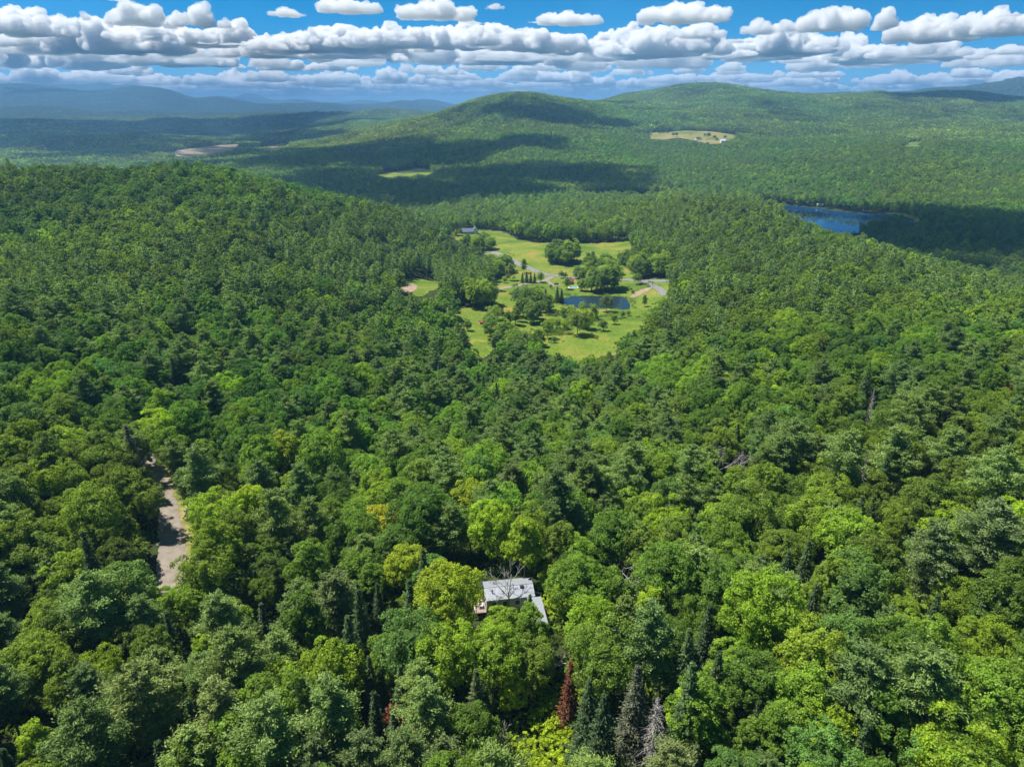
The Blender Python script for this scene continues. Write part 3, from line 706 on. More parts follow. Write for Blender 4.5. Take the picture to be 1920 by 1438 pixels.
# species and colour of the woods
RG = np.random.RandomState(42)
def choose(x, y):
    n_ = len(x); d = np.hypot(x, y)
    px, py, f = project(x, y, ground(x, y)+10)
    pf = fbm2(x/110, y/110, 21, 3)*.5+.2                 # pines
    for (cx, cy, rx, ry, a) in ((700,500,230,110,.22),(520,470,200,70,.12),(1120,690,160,60,.22),(1000,740,260,50,.1),(1700,800,240,120,.15),(150,560,250,80,.1),(1330,480,160,110,.1),(300,1330,250,120,.15),(700,1400,170,60,.25)):
        pf = pf+a*np.exp(-((px-cx)/rx)**2-((py-cy)/ry)**2)
    pf -= .25*np.exp(-((px-350)/260)**2-((py-350)/60)**2)
    u = RG.rand(n_)
    is_p = u < np.clip(pf, .06, .72); is_s = (~is_p) & (RG.rand(n_) < np.clip(.09+.22*fbm2(x/60, y/60, 31, 2)+.22*np.exp(-((px-330)/330)**2-((py-1330)/170)**2)+.3*np.exp(-((px-680)/160)**2-((py-1370)/70)**2), .02, .5))
    pid = np.where(is_p, 7+RG.randint(0, 3, n_), np.where(is_s, 10+RG.randint(0, 3, n_), RG.randint(0, 7, n_)))
    pal = np.array([(.052,.112,.016),(.066,.135,.018),(.040,.092,.016),(.085,.150,.014),(.075,.115,.022),(.044,.105,.030),(.110,.180,.014),(.034,.078,.015)])
    w_ = np.array([.26,.20,.17,.10,.09,.10,.03,.05])
    t1 = pal[RG.choice(8, n_, p=w_)]
    m1 = fbm2(x/70, y/70, 41, 3)[:, None]; t1 = t1*(1+.3*m1)
    t1[:, 0] *= 1+.35*fbm2(x/140, y/140, 51, 2)
    pp = np.array([(.064,.120,.042),(.074,.132,.042),(.056,.108,.042),(.076,.138,.050)])[RG.randint(0, 4, n_)]
    ss = np.array([(.026,.056,.024),(.032,.066,.026),(.022,.048,.022)])[RG.randint(0, 3, n_)]
    tint = np.where(is_p[:, None], pp, np.where(is_s[:, None], ss, t1))*(1+.1*RG.randn(n_, 1))
    tint[:, 0] = np.minimum(tint[:, 0], .56*tint[:, 1]); return pid, np.clip(tint, .008, .4)
def jitter_grid(x0, x1, y0, y1, s, jit=.38):
    xs = np.arange(x0, x1, s); ys = np.arange(y0, y1, s*.866); gx, gy = np.meshgrid(xs, ys); gx = gx+(np.arange(len(ys)) % 2)[:, None]*s*.5
    gx = gx+(RG.rand(*gx.shape)-.5)*2*jit*s; gy = gy+(RG.rand(*gy.shape)-.5)*2*jit*s
    return gx.ravel(), gy.ravel()
ROAD_KEEP = [(258,835),(275,835),(300,858),(322,890),(332,930),(322,948),(325,972),(338,1000),(352,1045),(330,1062),(312,1072),(294,1066),(288,1040),(290,990),(298,940),(296,905),(280,872),(264,850)]
CABIN_KEEP = [(878,1128),(884,1104),(905,1095),(1000,1090),(1012,1112),(1026,1116),(1042,1165),(1030,1166),(1018,1140),(1004,1120),(970,1120),(925,1126),(914,1152),(888,1152)]
CLEAR_KEEP = [(1000,1312),(1055,1312),(1085,1355),(1100,1470),(995,1470),(990,1370)]
CLEAR2 = [(945,1215),(975,1212),(985,1260),(970,1300),(945,1290)]
CLEAR3 = [(1028,1080),(1045,1078),(1052,1110),(1048,1135),(1036,1130)]
KEEPS = [(VALLEY, 1130, 1.), (GAP, 680, 1.), (FIELD_A, 2700, 0), (FIELD_B, 4300, 0), (FIELD_C, 4600, 0), (FIELD_D, 3300, 0), (FIELD_F, 3000, 0), (MARSH, 1500, 0),
         ([(1455,384),(1530,391),(1590,400),(1712,403),(1720,416),(1650,430),(1600,436),(1570,436),(1530,420),(1490,405)], 1190, 0), (ROAD_KEEP, 400, 1.), (CABIN_KEEP, 200, .8), (CLEAR_KEEP, 150, .8), (CLEAR2, 160, .6), (CLEAR3, 170, .6)]
def px_poly_lake(): 
    r = []
    for poly, z in ((LAKE, WL), (ARM, WL)):
        a, b, f = project(poly[:, 0], poly[:, 1], np.full(len(poly), z)); r.append(list(zip(a, b)))
    return r
def admissible(x, y, H, R):
    g = ground(x, y); d = np.hypot(x, y); ok = np.ones(len(x), bool)
    ux, uy = y/d, -x/d
    for poly, dm, side in KEEPS:
        P_ = np.array(poly)
        for (sx, hz) in ((0, 0), (0, .5), (0, 1.), (-1, .62), (1, .62), (0, .8)):
            px, py, f = project(x+ux*R*sx*side*.75, y+uy*R*sx*side*.75, g+H*hz*(.96 if side else 1))
            ok &= ~(in_poly(px, py, poly) & (d < dm))
    for poly, z, m_ in ((POND, WP, 4), (LAKE, WL, 9), (ARM, WL, 9)):
        if poly is POND or True:
            near_ = (np.abs(x-poly[:, 0].mean()) < 900) & (np.abs(y-poly[:, 1].mean()) < 900)
            ii = np.nonzero(near_)[0]
            if len(ii):
                bad = in_poly(x[ii], y[ii], poly) | (dist_poly(x[ii], y[ii], poly) < m_); ok[ii[bad]] = False
    return ok

x, y = jitter_grid(-1250, 1250, 20, 1420, 6.7, .42)
d = np.hypot(x, y); a = np.arctan2(x, y)
near_band = (d > 48) & (d < 1400) & (a > np.where(d < 260, -1.0, -.76)) & (a < np.where(d < 260, .92, .74))
x, y = x[near_band], y[near_band]
pid, tint = choose(x, y); d = np.hypot(x, y)
sc_ = (.66+.5*RG.rand(len(x))**1.2)*(1+.12*fbm2(x/80, y/80, 61, 2))
# a few gaps where the floor shows
gap = (RG.rand(len(x)) < .03) | (fbm2(x/22, y/22, 77, 2) > .6)
H_ = PH[pid]*sc_; R_ = PR[pid]*sc_
ok = admissible(x, y, H_, R_) & ~gap
RPF = smooth_poly([hit(*p, 0., 60, 400) for p in ROADPX], 4, closed=False)
dr = np.full(len(x), 99.); nn = d < 260
DX = x[nn][:, None]-RPF[None, :, 0]; DY = y[nn][:, None]-RPF[None, :, 1]; dr[nn] = np.min(np.hypot(DX, DY), axis=1)
leftside = np.zeros(len(x), bool); leftside[nn] = DX[np.arange(nn.sum()), np.argmin(np.hypot(DX, DY), axis=1)] < 0
ok &= ~((dr < np.where(leftside, 6.8, 5.)+R_*.45) & (d < 175))
x, y, pid, tint, sc_, H_, R_ = x[ok], y[ok], pid[ok], tint[ok], sc_[ok], H_[ok], R_[ok]

# ---- trees placed one by one in the foreground: (px, py of the crown's upper middle, proto, scale, tint, phrase)
YG_ = (.11,.17,.014); BG = (.105,.19,.014); DS = (.022,.048,.024); GR = (.042,.058,.048); BGn = (.03,.058,.04)
HERO = [
 (836,1085,6,1.1,(.105,.165,.014),'bright yellow-green broadleaf tree just left of the cabin'),
 (765,1040,0,.95,YG_,'yellow-green round broadleaf tree up and left of the cabin'),
 (985,985,5,1.0,(.095,.165,.014),'narrow mid-green broadleaf tree directly behind the cabin roof'),
 (530,825,1,1.05,YG_,'bright lime broadleaf tree lit on one side, well beyond the road bend'),
 (465,925,3,1.0,(.12,.20,.014),'bright green lobed broadleaf tree two crowns right of the gravel road'),
 (395,945,2,1.05,(.10,.18,.016),'broad leafy tree overhanging the edge of the gravel road'),
 (885,915,4,1.1,YG_,'bright yellow-green rounded tree in the middle of the wood'),
 (720,965,2,.9,(.15,.19,.014),'golden-topped broadleaf tree, yellowest crown of the middle wood'),
 (920,960,0,1.0,BG,'bright green round tree just below the pale middle pine'),
 (1440,1110,6,1.25,(.078,.15,.014),'very large bright green rounded tree beside the long dark gap'),
 (1600,980,0,1.15,(.09,.17,.02),'large fresh green tree above the very large bright one'),
 (1225,1110,5,.9,(.115,.2,.014),'small bright conical tree right of the bare tree by the cabin'),
 (1530,1200,3,1.1,(.10,.165,.02),'yellow-green lobed tree right of the long dark gap'),
 (1760,1000,7,1.1,(.062,.108,.05),'big pale green pine on the slope at the far right'),
 (1870,960,9,1.1,(.064,.112,.055),'pale feathery pine at the right edge of the wood'),
 (600,830,6,1.2,(.062,.13,.018),'very broad mid-green tree beside the bright lime one'),
 (300,745,1,1.1,(.075,.15,.016),'tall leafy tree beyond the top end of the gravel road'),
 (625,1090,7,1.0,(.06,.10,.045),'blue-green feathery pine in the wood well left of the cabin'),
 (255,1270,9,1.1,(.075,.12,.045),'pale feathery pine in the bottom left wood'),
 (405,1305,7,1.1,(.075,.12,.045),'pale feathery pine, second from the left at the bottom'),
 (230,1080,0,1.1,(.06,.12,.035),'soft green rounded tree beside the lower end of the gravel road'),
 (960,880,7,1.0,(.06,.10,.04),'grey-green open pine in the middle of the wood'),
 (590,1400,8,.9,(.05,.09,.042),'blue-green pine at the bottom edge, leftmost of the row'),
 (680,1395,7,.85,(.05,.09,.042),'blue-green pine at the bottom edge, second of the row'),
 (760,1390,9,.8,(.055,.10,.04),'blue-green pine at the bottom edge, third of the row'),
 (830,1400,8,.8,(.055,.095,.042),'blue-green pine at the bottom edge, last of the row'),
 (1260,1415,9,.8,(.07,.11,.05),'pale blue-green pine at the bottom edge beside the grey dead spruce'),
 (1105,1290,12,1.0,DS,'tall dark spruce right of the rust-red dead spruce'),
 (893,1270,12,.95,(.04,.065,.03),'tall thin brownish spruce at the lower middle of the wood'),
 (912,1310,10,.8,DS,'dark pointed spruce right of the thin brownish one'),
 (738,1335,11,.8,BGn,'small dark spruce among the row of blue-green pines'),
 (772,1340,11,.7,BGn,'small spruce, second of the pair among the blue-green pines'),
 (490,1140,11,.9,BGn,'small blue-green pointed spruce left of the feathery pine'),
 (1305,1405,11,.8,BGn,'small blue-green spruce at the bottom edge right of the dead spruce'),
 (1195,1265,12,1.05,GR,'thinning grey-green spruce behind the grey dead spruce'),
 (238,810,12,1.15,(.048,.064,.05),'tall grey-green spruce left of the top of the gravel road'),
 (938,1160,0,.72,(.085,.16,.016),'leafy tree standing in front of the cabin roof, left part'),
 (992,1152,1,.78,(.065,.13,.018),'darker leafy tree in front of the cabin between roof and wing'),
 (1108,1135,4,1.0,(.085,.165,.016),'rounded green tree right of the cabin wing'),
 (953,1152,5,.8,(.075,.14,.016),'slim leafy tree whose top hides the middle of the cabin roof'),
 (300,1118,0,.8,(.075,.14,.018),'rounded tree that closes off the lower end of the gravel road'),
 (355,1110,4,.85,(.08,.15,.018),'leafy tree right of the lower end of the gravel road'),
 (650,1300,11,.75,BGn,'small blue-green spruce above the row of blue-green pines'),
 (560,1375,10,.75,BGn,'small dark spruce left of the row of blue-green pines'),
 (700,1340,11,.7,BGn,'short blue-green spruce beside the rusty shrub'),
 (1043,1100,5,.45,(.12,.20,.012),'small bright lime sapling in the gap beside the cabin'),
 (925,1200,6,.9,(.08,.15,.016),'broad green tree below the cabin deck'),
 (1000,1215,2,.75,(.065,.12,.02),'olive green tree below the cabin wing'),
 (835,1195,0,1.05,(.09,.165,.016),'broad tree below the yellow-green one beside the cabin'),
 (1897,725,4,.7,(.10,.035,.012),'tree with patches of orange-red leaves at the far right'),
 (1130,1200,2,1.1,(.06,.115,.02),'wide dark green tree below the bare grey tree by the cabin'),
 (960,1270,5,.6,(.16,.24,.012),'small lime-green leafy tree above the sunny opening'),
]
hx = []; 
KN = ['broadleaf_tree']*7+['pine_tree']*3+['spruce_tree']*3
CATN = {'broadleaf_tree': 'tree', 'pine_tree': 'pine', 'spruce_tree': 'spruce'}
HP = []
for (px, py, p, s_, t, lab) in HERO:
    X, Y = hit(px, py, PH[p]*s_*.88, 50, 900); HP.append((X, Y, p, s_, t, lab))
DEAD = [  # px, py of the middle of the crown, builder, height, material, phrase
 (955,1092,'bare',13,M_PALEBARK,'bare pale forked tree rising in front of the cabin roof','dead_tree'),
 (1172,1080,'bare',15,M_DEADWOOD,'bare grey dead tree right of the cabin','dead_tree'),
 (1345,868,'bare',16,M_DEADWOOD,'bare brownish dead tree with spreading branches on the right slope','dead_tree'),
 (1385,875,'bare',14,M_PALEBARK,'bare pale dead tree beside the spreading brownish one','dead_tree'),
 (1618,885,'snag',14,M_PALEBARK,'whitish dead snag with short side branches on the right slope','dead_tree'),
 (1634,755,'snag',16,M_DEADWOOD,'grey dead snag among pines high on the right slope','dead_tree'),
 (1848,668,'bare',15,M_DEADWOOD,'reddish-grey leafless tree near the right edge high on the slope','dead_tree'),
 (1228,1360,'snag',17,M_DEADWOOD,'silver-grey dead spruce with dense bare twigs at the bottom','dead_spruce'),
 (955,1385,'bare',9,M_PALEBARK,'whitish bare branches in the dark hollow below the wood','dead_tree'),
 (1560,1318,'bare',9,M_PALEBARK,'small white leafless top between green crowns lower right','dead_tree'),
 (1215,930,'bare',12,M_DEADWOOD,'thin grey leafless top among the green crowns of the middle slope','dead_tree'),
 (1040,1225,'bare',9,M_DEADWOOD,'broken grey branches below the cabin','dead_tree'),
]
DP = [(*hit(px, py, h*.6, 50, 900), b, h, m_, lab, nm) for (px, py, b, h, m_, lab, nm) in DEAD]
RUST = (*hit(1070, 1265, 12, 50, 300),)
RUST2 = (*hit(735, 1358, 5, 50, 300),)
# keep the scattered trees off the placed ones
for (X, Y, rr) in [(h[0], h[1], PR[h[2]]*h[3]*.95) for h in HP]+[(h[0], h[1], 3.2) for h in DP]+[(RUST[0], RUST[1], 3.), (RUST2[0], RUST2[1], 2.)]:
    ok = np.hypot(x-X, y-Y) > rr+R_*.35
    x, y, pid, tint, sc_, H_, R_ = x[ok], y[ok], pid[ok], tint[ok], sc_[ok], H_[ok], R_[ok]
# and out of the line of sight to the tops that show clearly
def shield(X, Y, H0, H1, wd):
    global x, y, pid, tint, sc_, H_, R_
    d0 = math.hypot(X, Y); g0 = float(ground(X, Y)); dd = np.hypot(x, y)
    lat = np.abs(x*Y/d0-y*X/d0); gz = ground(x, y)
    hz = (g0+H0)*dd/d0+2.          # sight line to height H0 on the target
    ok = ~((dd < d0) & (dd > d0-38) & (lat < wd+R_*.45) & (gz+H_ > hz))
    x, y, pid, tint, sc_, H_, R_ = x[ok], y[ok], pid[ok], tint[ok], sc_[ok], H_[ok], R_[ok]
shield(RUST[0], RUST[1], 3, 14, 1.5)
for h in DP: shield(h[0], h[1], h[3]*(.3 if h[3] > 16 else .45), h[3], 2.2 if h[3] > 16 else 1.0)
for h in HP:
    if math.hypot(h[0], h[1]) < 112: continue
    if h[2] >= 7: shield(h[0], h[1], PH[h[2]]*h[3]*.5, 0, 1.)
    else: shield(h[0], h[1], PH[h[2]]*h[3]*.6, 0, 1.5)

gz = ground(x, y); d = np.hypot(x, y)
px, py, f = project(x, y, gz+H_*.8)
rot = np.column_stack([RG.randn(len(x))*.03, RG.randn(len(x))*.03, RG.rand(len(x))*6.283]); scl = np.column_stack([sc_, sc_, sc_*(.92+.16*RG.rand(len(x)))])
inframe = (px > -20) & (px < 1940) & (py > -20) & (py < 1465)
size = R_/f; isb = pid < 7; isp = (pid >= 7) & (pid < 10); iss = pid >= 10
single = np.zeros(len(x), bool)
for msk, cnt in ((isb, 282), (isp, 150), (iss, 45)):
    c_ = np.nonzero(msk & inframe & (py < 1448))[0]; o_ = c_[np.argsort(f[c_])][:cnt]; single[o_] = True
# keep pines and spruces as singles only in the same reach as the broadleaf ones
fm = f[single & isb].max(); single &= f <= fm
rest = ~single
P_ = np.column_stack([x, y, gz-.3])
for nm, c_, lo, hi in (('near_woods', near_c, 0, 380), ('middle_woods', mid_c, 380, 900), ('valley_woods', far_c, 900, 1500)):
    k = rest & (d >= lo) & (d < hi)
    scatter(nm.replace('_woods', '')+'_forest', c_, P_[k], pid[k], rot[k], scl[k], tint[k])
# ---- names for the single trees
LAND = [(960,1110,'the cabin'),(320,1010,'the gravel road'),(268,830,'the top of the gravel road'),(1070,1280,'the rust-red dead spruce'),(1228,1360,'the silver dead spruce'),
        (1440,1120,'the very large bright green tree'),(1345,868,'the bare brownish tree'),(1618,885,'the whitish snag'),(600,860,'the very broad mid-green tree'),
        (960,900,'the grey-green open pine'),(625,1120,'the lone feathery pine'),(255,1290,'the pale corner pine'),(405,1330,'the second feathery pine'),(1172,1080,'the grey tree by the cabin'),
        (1870,970,'the pale pine at the edge'),(720,985,'the golden-topped tree'),(738,1360,'the rusty shrub'),(1560,1318,'the white leafless top'),(1040,1390,'the sunny opening'),(1770,1380,'the bottom right corner'),(60,1400,'the bottom left corner'),(60,900,'the left edge')]
ORD = ['nearest','second','third','fourth','fifth','sixth','seventh','eighth','ninth','tenth','eleventh','twelfth','thirteenth','fourteenth','fifteenth','sixteenth','seventeenth','eighteenth','nineteenth','twentieth']
DIRN = ['right of','up and right of','above','up and left of','left of','down and left of','below','down and right of']
FORM = ['round','upright','broad','lobed','rounded','conical','domed','tall','slim','large','dense','short','stout']
def shade(t):
    r, g, b = t
    if r > g*.78: return 'olive green'
    if g > .165: return 'bright yellow-green'
    if g > .125: return 'fresh green'
    if b > r*.62 and g > .09: return 'blue-green'
    if g > .09: return 'mid-green'
    return 'deep green'
def plant(kind_i, X, Y, Z, rz, s3, t, label, group):
    crown, trunk, H, R = (PB+PP+PS)[kind_i]; nm = KN[kind_i]
    r = root(nm, label, CATN[nm], (X, Y, Z), rz, group); r.scale = s3
    c = link('crown', crown, r); c['tint'] = [float(v) for v in t]
    link('trunk', trunk, r); return r
GROUPS = {'broadleaf_tree': 'broadleaf trees of the near wood', 'pine_tree': 'pines of the near wood', 'spruce_tree': 'spruces of the near wood'}
cells = {}
si = np.nonzero(single)[0]
for i in si:
    dist = [math.hypot(px[i]-l[0], py[i]-l[1]) for l in LAND]; k = int(np.argmin(dist))
    an = math.atan2(-(py[i]-LAND[k][1]), px[i]-LAND[k][0]); o8 = int(round(an/(math.pi/4))) % 8
    cells.setdefault((k, o8, KN[pid[i]]), []).append((dist[k], i))
for (k, o8, kn), lst in cells.items():
    lst.sort()
    for r_, (_, i) in enumerate(lst):
        sp = {'broadleaf_tree': 'broadleaf tree', 'pine_tree': 'pine', 'spruce_tree': 'spruce'}[kn]
        lab = '%s %s %s, %s %s %s %s' % (shade(tint[i]), FORM[pid[i]], sp, ORD[min(r_, 19)], 'such' if False else 'one', DIRN[o8], LAND[k][2])
        lab = lab.replace(' one ', ' ')
        plant(int(pid[i]), x[i], y[i], gz[i]-.3, rot[i, 2], tuple(scl[i]), tint[i], lab, GROUPS[kn])
for (X, Y, p, s_, t, lab) in HP:
    plant(p, X, Y, float(ground(X, Y))-.3, RG.rand()*6.28, (s_, s_, s_), t, lab, GROUPS[KN[p]])
for k, (X, Y, b, h, m_, lab, nm) in enumerate(DP):
    tr, br = bare(40+k, h) if b == 'bare' else snag(40+k, h, 3.1 if h > 16 else 2.0, r=.2, nwh=44 if h > 16 else 20)
    r = root(nm, lab, 'dead tree', (X, Y, float(ground(X, Y))), 0., 'dead trees standing in the wood')
    tr.obj('trunk', m_, r); br.obj('branches', m_, r)
V_, F_, vr, lim = spruce(333, 15, 2.0, 24, True, .72)
r = root('dead_spruce', 'rust-red dead spruce with its brown needles still on, above the sunny opening', 'dead spruce', (RUST[0], RUST[1], float(ground(*RUST))))
c = link('crown', mesh_np('rust_crown', V_, F_, [M_RED], vary=vr), r); c['tint'] = [.047, .0175, .010]
trunk_mb(3, 15, .98, .18, lim).obj('trunk', M_DEADWOOD, r)
V_, F_, vr = broadleaf(344, 5, 2.2, .1, 12, 4, 14, .4, 'round', 30)
r = root('shrub', 'rusty orange-brown shrub between the blue-green pines at the bottom', 'shrub', (RUST2[0], RUST2[1], float(ground(*RUST2))+3))
c = link('crown', mesh_np('rust_shrub', V_, F_, [M_RED], vary=vr), r); c['tint'] = [.055, .018, .012]
trunk_mb(5, 5, .6, .1, (), 3, 1.5).obj('trunk', M_BARK, r)

# ---- woods between one and a half and two and a half kilometres, then groves, then farther groves
def band(d0, d1, s, amax, jit=.42):
    X, Y = jitter_grid(-d1*math.sin(amax), d1*math.sin(amax), d0*math.cos(amax), d1, s, jit)
    dd = np.hypot(X, Y); k = (dd >= d0) & (dd < d1) & (np.abs(np.arctan2(X, Y)) < amax); return X[k], Y[k]
x2, y2 = band(1400, 2600, 8.2, .70)
pid2, tint2 = choose(x2, y2); s2 = .8+.45*RG.rand(len(x2)); ok = admissible(x2, y2, PH[pid2]*s2, PR[pid2]*s2)
x2, y2, pid2, tint2, s2 = x2[ok], y2[ok], pid2[ok], tint2[ok], s2[ok]
scatter('lakeside_forest', far_c, np.column_stack([x2, y2, ground(x2, y2)-.5]), pid2, np.column_stack([np.zeros(len(x2)), np.zeros(len(x2)), RG.rand(len(x2))*6.28]), np.column_stack([s2*1.08, s2*1.08, s2]), tint2)
def groves(name, d0, d1, s, sx, sz, skip=None):
    X, Y = band(d0, d1, s, .70, .3)
    g = ground(X, Y); ok = np.ones(len(X), bool)
    for poly, dm, side in KEEPS[2:7]:
        for hz in (0, 14*sz):
            a_, b_, f_ = project(X, Y, g+hz); ok &= ~(in_poly(a_, b_, poly) & (np.hypot(X, Y) < dm))
            for ox, oy in ((-26, 0), (26, 0), (0, 26), (0, -26)):
                a_, b_, f_ = project(X+ox*sx, Y+oy*sx, g); ok &= ~(in_poly(a_, b_, poly) & (np.hypot(X, Y) < dm))
    X, Y, g = X[ok], Y[ok], g[ok]; n_ = len(X)
    nx, ny, nz = normal(X, Y, 30*sx); rz = RG.rand(n_)*6.283
    lx = nx*np.cos(rz)+ny*np.sin(rz); ly = -nx*np.sin(rz)+ny*np.cos(rz)
    rot_ = np.column_stack([-np.arcsin(ly), np.arctan2(lx, nz), rz])
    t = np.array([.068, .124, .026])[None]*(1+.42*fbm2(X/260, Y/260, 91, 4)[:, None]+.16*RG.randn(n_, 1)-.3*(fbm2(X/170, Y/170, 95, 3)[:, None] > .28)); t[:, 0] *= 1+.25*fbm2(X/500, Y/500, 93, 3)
    cw = np.clip((np.hypot(X, Y)-5200)/3500, 0, 1)[:, None]*.85; t = t*(1-cw)+np.array([.026, .050, .034])*cw*(1+.25*fbm2(X/700, Y/700, 97, 3)[:, None])  # distant groves darken to a spruce tone, which also stands in for cloud shade
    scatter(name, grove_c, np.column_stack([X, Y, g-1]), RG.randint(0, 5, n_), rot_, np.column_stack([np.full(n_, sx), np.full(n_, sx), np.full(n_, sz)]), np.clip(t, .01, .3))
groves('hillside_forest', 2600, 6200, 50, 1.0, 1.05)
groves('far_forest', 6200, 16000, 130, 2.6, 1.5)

# undergrowth of the near wood
ug_c = newcoll('undergrowth_kinds')
for k in range(3):
    V_, F_, vr = broadleaf(800+k, 2.6, 2.0, .0, 12, 4, 26, .24, 'round', 30); reg(ug_c, joined('bush', V_, F_, vr, None, M_LEAF, M_BARK), '')
X, Y = band(50, 360, 3.1, .92, .45)
a_, b_, f_ = project(X, Y, ground(X, Y)+1)
rdp, rdpy = a_, b_
on_road = in_poly(a_, b_, ROAD_KEEP)
hs_ = hit(958, 1135, 0, 60, 300); ok = ~on_road & ~((np.abs(X-hs_[0]) < 7.5) & (np.abs(Y-hs_[1]-3.) < 8.5))
RP = smooth_poly([hit(*p, 0., 60, 400) for p in ROADPX], 4, closed=False)
ok &= np.min(np.hypot(X[:, None]-RP[None, :, 0], Y[:, None]-RP[None, :, 1]), axis=1) > 5.5
X, Y, a_, b_ = X[ok], Y[ok], a_[ok], b_[ok]
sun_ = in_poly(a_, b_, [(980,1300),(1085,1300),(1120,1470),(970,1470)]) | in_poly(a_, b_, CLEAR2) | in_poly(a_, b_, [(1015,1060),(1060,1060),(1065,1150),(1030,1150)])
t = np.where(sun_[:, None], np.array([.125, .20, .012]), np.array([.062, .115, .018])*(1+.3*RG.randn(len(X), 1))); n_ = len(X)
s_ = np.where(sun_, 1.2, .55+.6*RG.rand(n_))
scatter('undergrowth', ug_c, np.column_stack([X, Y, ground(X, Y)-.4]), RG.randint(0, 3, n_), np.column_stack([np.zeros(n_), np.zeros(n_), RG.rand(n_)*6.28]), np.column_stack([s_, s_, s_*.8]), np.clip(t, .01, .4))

# ------------------------------------------------------------------ trees standing about the valley meadows: (x, y, height) as read off the place, kind, tint, phrase
MG = (.095,.165,.03); DG_ = (.062,.12,.03); LG = (.14,.22,.026); PG = (.095,.14,.055); SD = (.03,.06,.03)
SOLO = [
 (840,425,85,7,DG_,'dark rounded pine standing alone beside the valley road'),
 (830,482,62,10,SD,'small dark conifer, left end of the short row below the road'),
 (855,484,70,11,SD,'small dark conifer, second in the short row below the road'),
 (880,484,66,10,SD,'small dark conifer, third in the short row below the road'),
 (903,482,58,11,SD,'small dark conifer, fourth in the short row below the road'),
 (938,480,62,0,MG,'round green tree at the right end of the short conifer row'),
 (758,470,98,1,PG,'tall grey-green tree beside the meadow below the road'),
 (725,484,42,4,LG,'small bright green tree at the sunny edge below the grey-green one'),
 (1000,517,26,0,MG,'tiny round tree in the lawn by the driveway'),
 (1063,455,42,2,DG_,'low dark tree by the road junction behind the red house'),
 (1085,458,38,0,DG_,'low dark tree touching the one by the junction'),
 (1096,522,72,1,MG,'leafy tree in front of the red house'),
 (1038,600,98,12,SD,'dark spruce at the pond corner, the larger of two'),
 (1064,602,84,11,SD,'dark spruce at the pond corner, the smaller of two'),
 (968,592,74,11,(.07,.05,.03),'thin brownish spruce above the central clump'),
 (1186,532,72,0,MG,'round green tree beside the pool'),
 (1520,492,62,6,DG_,'compact dark tree beside the junction of the access road'),
 (1492,547,22,4,DG_,'tiny dark tree on the bare dirt patch'),
 (1562,627,72,7,DG_,'dark pine alone on the grass right of the pond'),
 (1334,657,98,6,(.055,.095,.035),'big dark tree standing in front of the pond'),
 (1378,732,62,0,MG,'rounded tree on the lower meadow below the pond'),
 (1362,692,34,4,MG,'small shrubby tree below the big dark pond tree'),
 (1430,692,40,0,DG_,'small dark round tree near the pond corner'),
 (1464,682,34,4,MG,'small leafy shrub at the right pond corner'),
 (1312,772,66,0,DG_,'dark round tree in the middle of the lower meadow'),
 (1245,812,30,1,DG_,'narrow little tree on the lower meadow'),
 (1020,842,38,0,DG_,'small round tree low on the lower meadow'),
 (980,817,112,3,MG,'open leafy tree at the left side of the lower meadow'),
 (1040,757,60,0,MG,'round tree between the open leafy tree and the big pair'),
 (1158,797,150,2,(.075,.13,.03),'largest tree of the lower meadow, dark and rounded'),
 (1212,762,118,0,(.12,.19,.024),'bright tree beside the largest one of the lower meadow'),
 (1255,702,92,3,MG,'mid-green tree near the pond bank'),
 (1120,682,66,0,LG,'light green tree beneath the pond bank'),
 (1085,762,56,4,LG,'low light green tree beside the largest lower meadow tree'),
 (1190,660,60,6,MG,'low green tree on the near pond bank'),
 (505,770,60,4,DG_,'low dark tree at the bottom left meadow edge'),
 (460,170,45,0,DG_,'small round tree beside the white farmhouse'),
 (1345,395,52,7,DG_,'dark pine at the end of the hedge by the upper meadow'),
]
CLUMP = [ (870,640,80,42,14,112,'clump of tall trees left of the pond'), (850,715,75,38,11,112,'clump of tall trees left of the pond'), (955,650,48,32,7,92,'clump of tall trees left of the pond'),
 (700,800,100,60,18,110,'trees between the two lower meadows'), (645,745,45,40,6,112,'trees between the two lower meadows'), (745,880,95,42,12,100,'trees between the two lower meadows'), (880,870,80,40,9,92,'trees between the two lower meadows'),
 (1070,362,92,22,32,112,'round wood in the upper meadow'), (1240,404,50,20,9,84,'trees above the pond'), (1180,455,60,15,9,62,'trees above the pond'), (1310,445,72,30,11,88,'trees above the pond'),
 (1312,526,88,20,20,140,'tall pines above the pond'), (1215,530,38,10,3,66,'trees above the pond'), (1392,447,24,12,3,80,'trees above the pond'), (1450,362,60,22,9,60,'hedge by the upper meadow'), (1400,385,50,12,6,50,'hedge by the upper meadow'),
 (570,285,85,22,12,90,'dark trees by the teal roof'), (633,290,22,8,3,80,'dark trees by the teal roof'), (575,612,75,28,14,145,'tall trees at the left meadow edge'), (700,420,70,22,14,92,'trees left of the road'),(620,440,75,38,18,95,'trees left of the road'),(1110,720,70,45,9,70,'bright low trees on the pond bank'),(1300,400,70,16,9,80,'trees above the pond'),(1600,450,110,12,14,120,'tall trees above the access road'),(430,195,40,8,5,40,'garden trees by the farmhouse')]
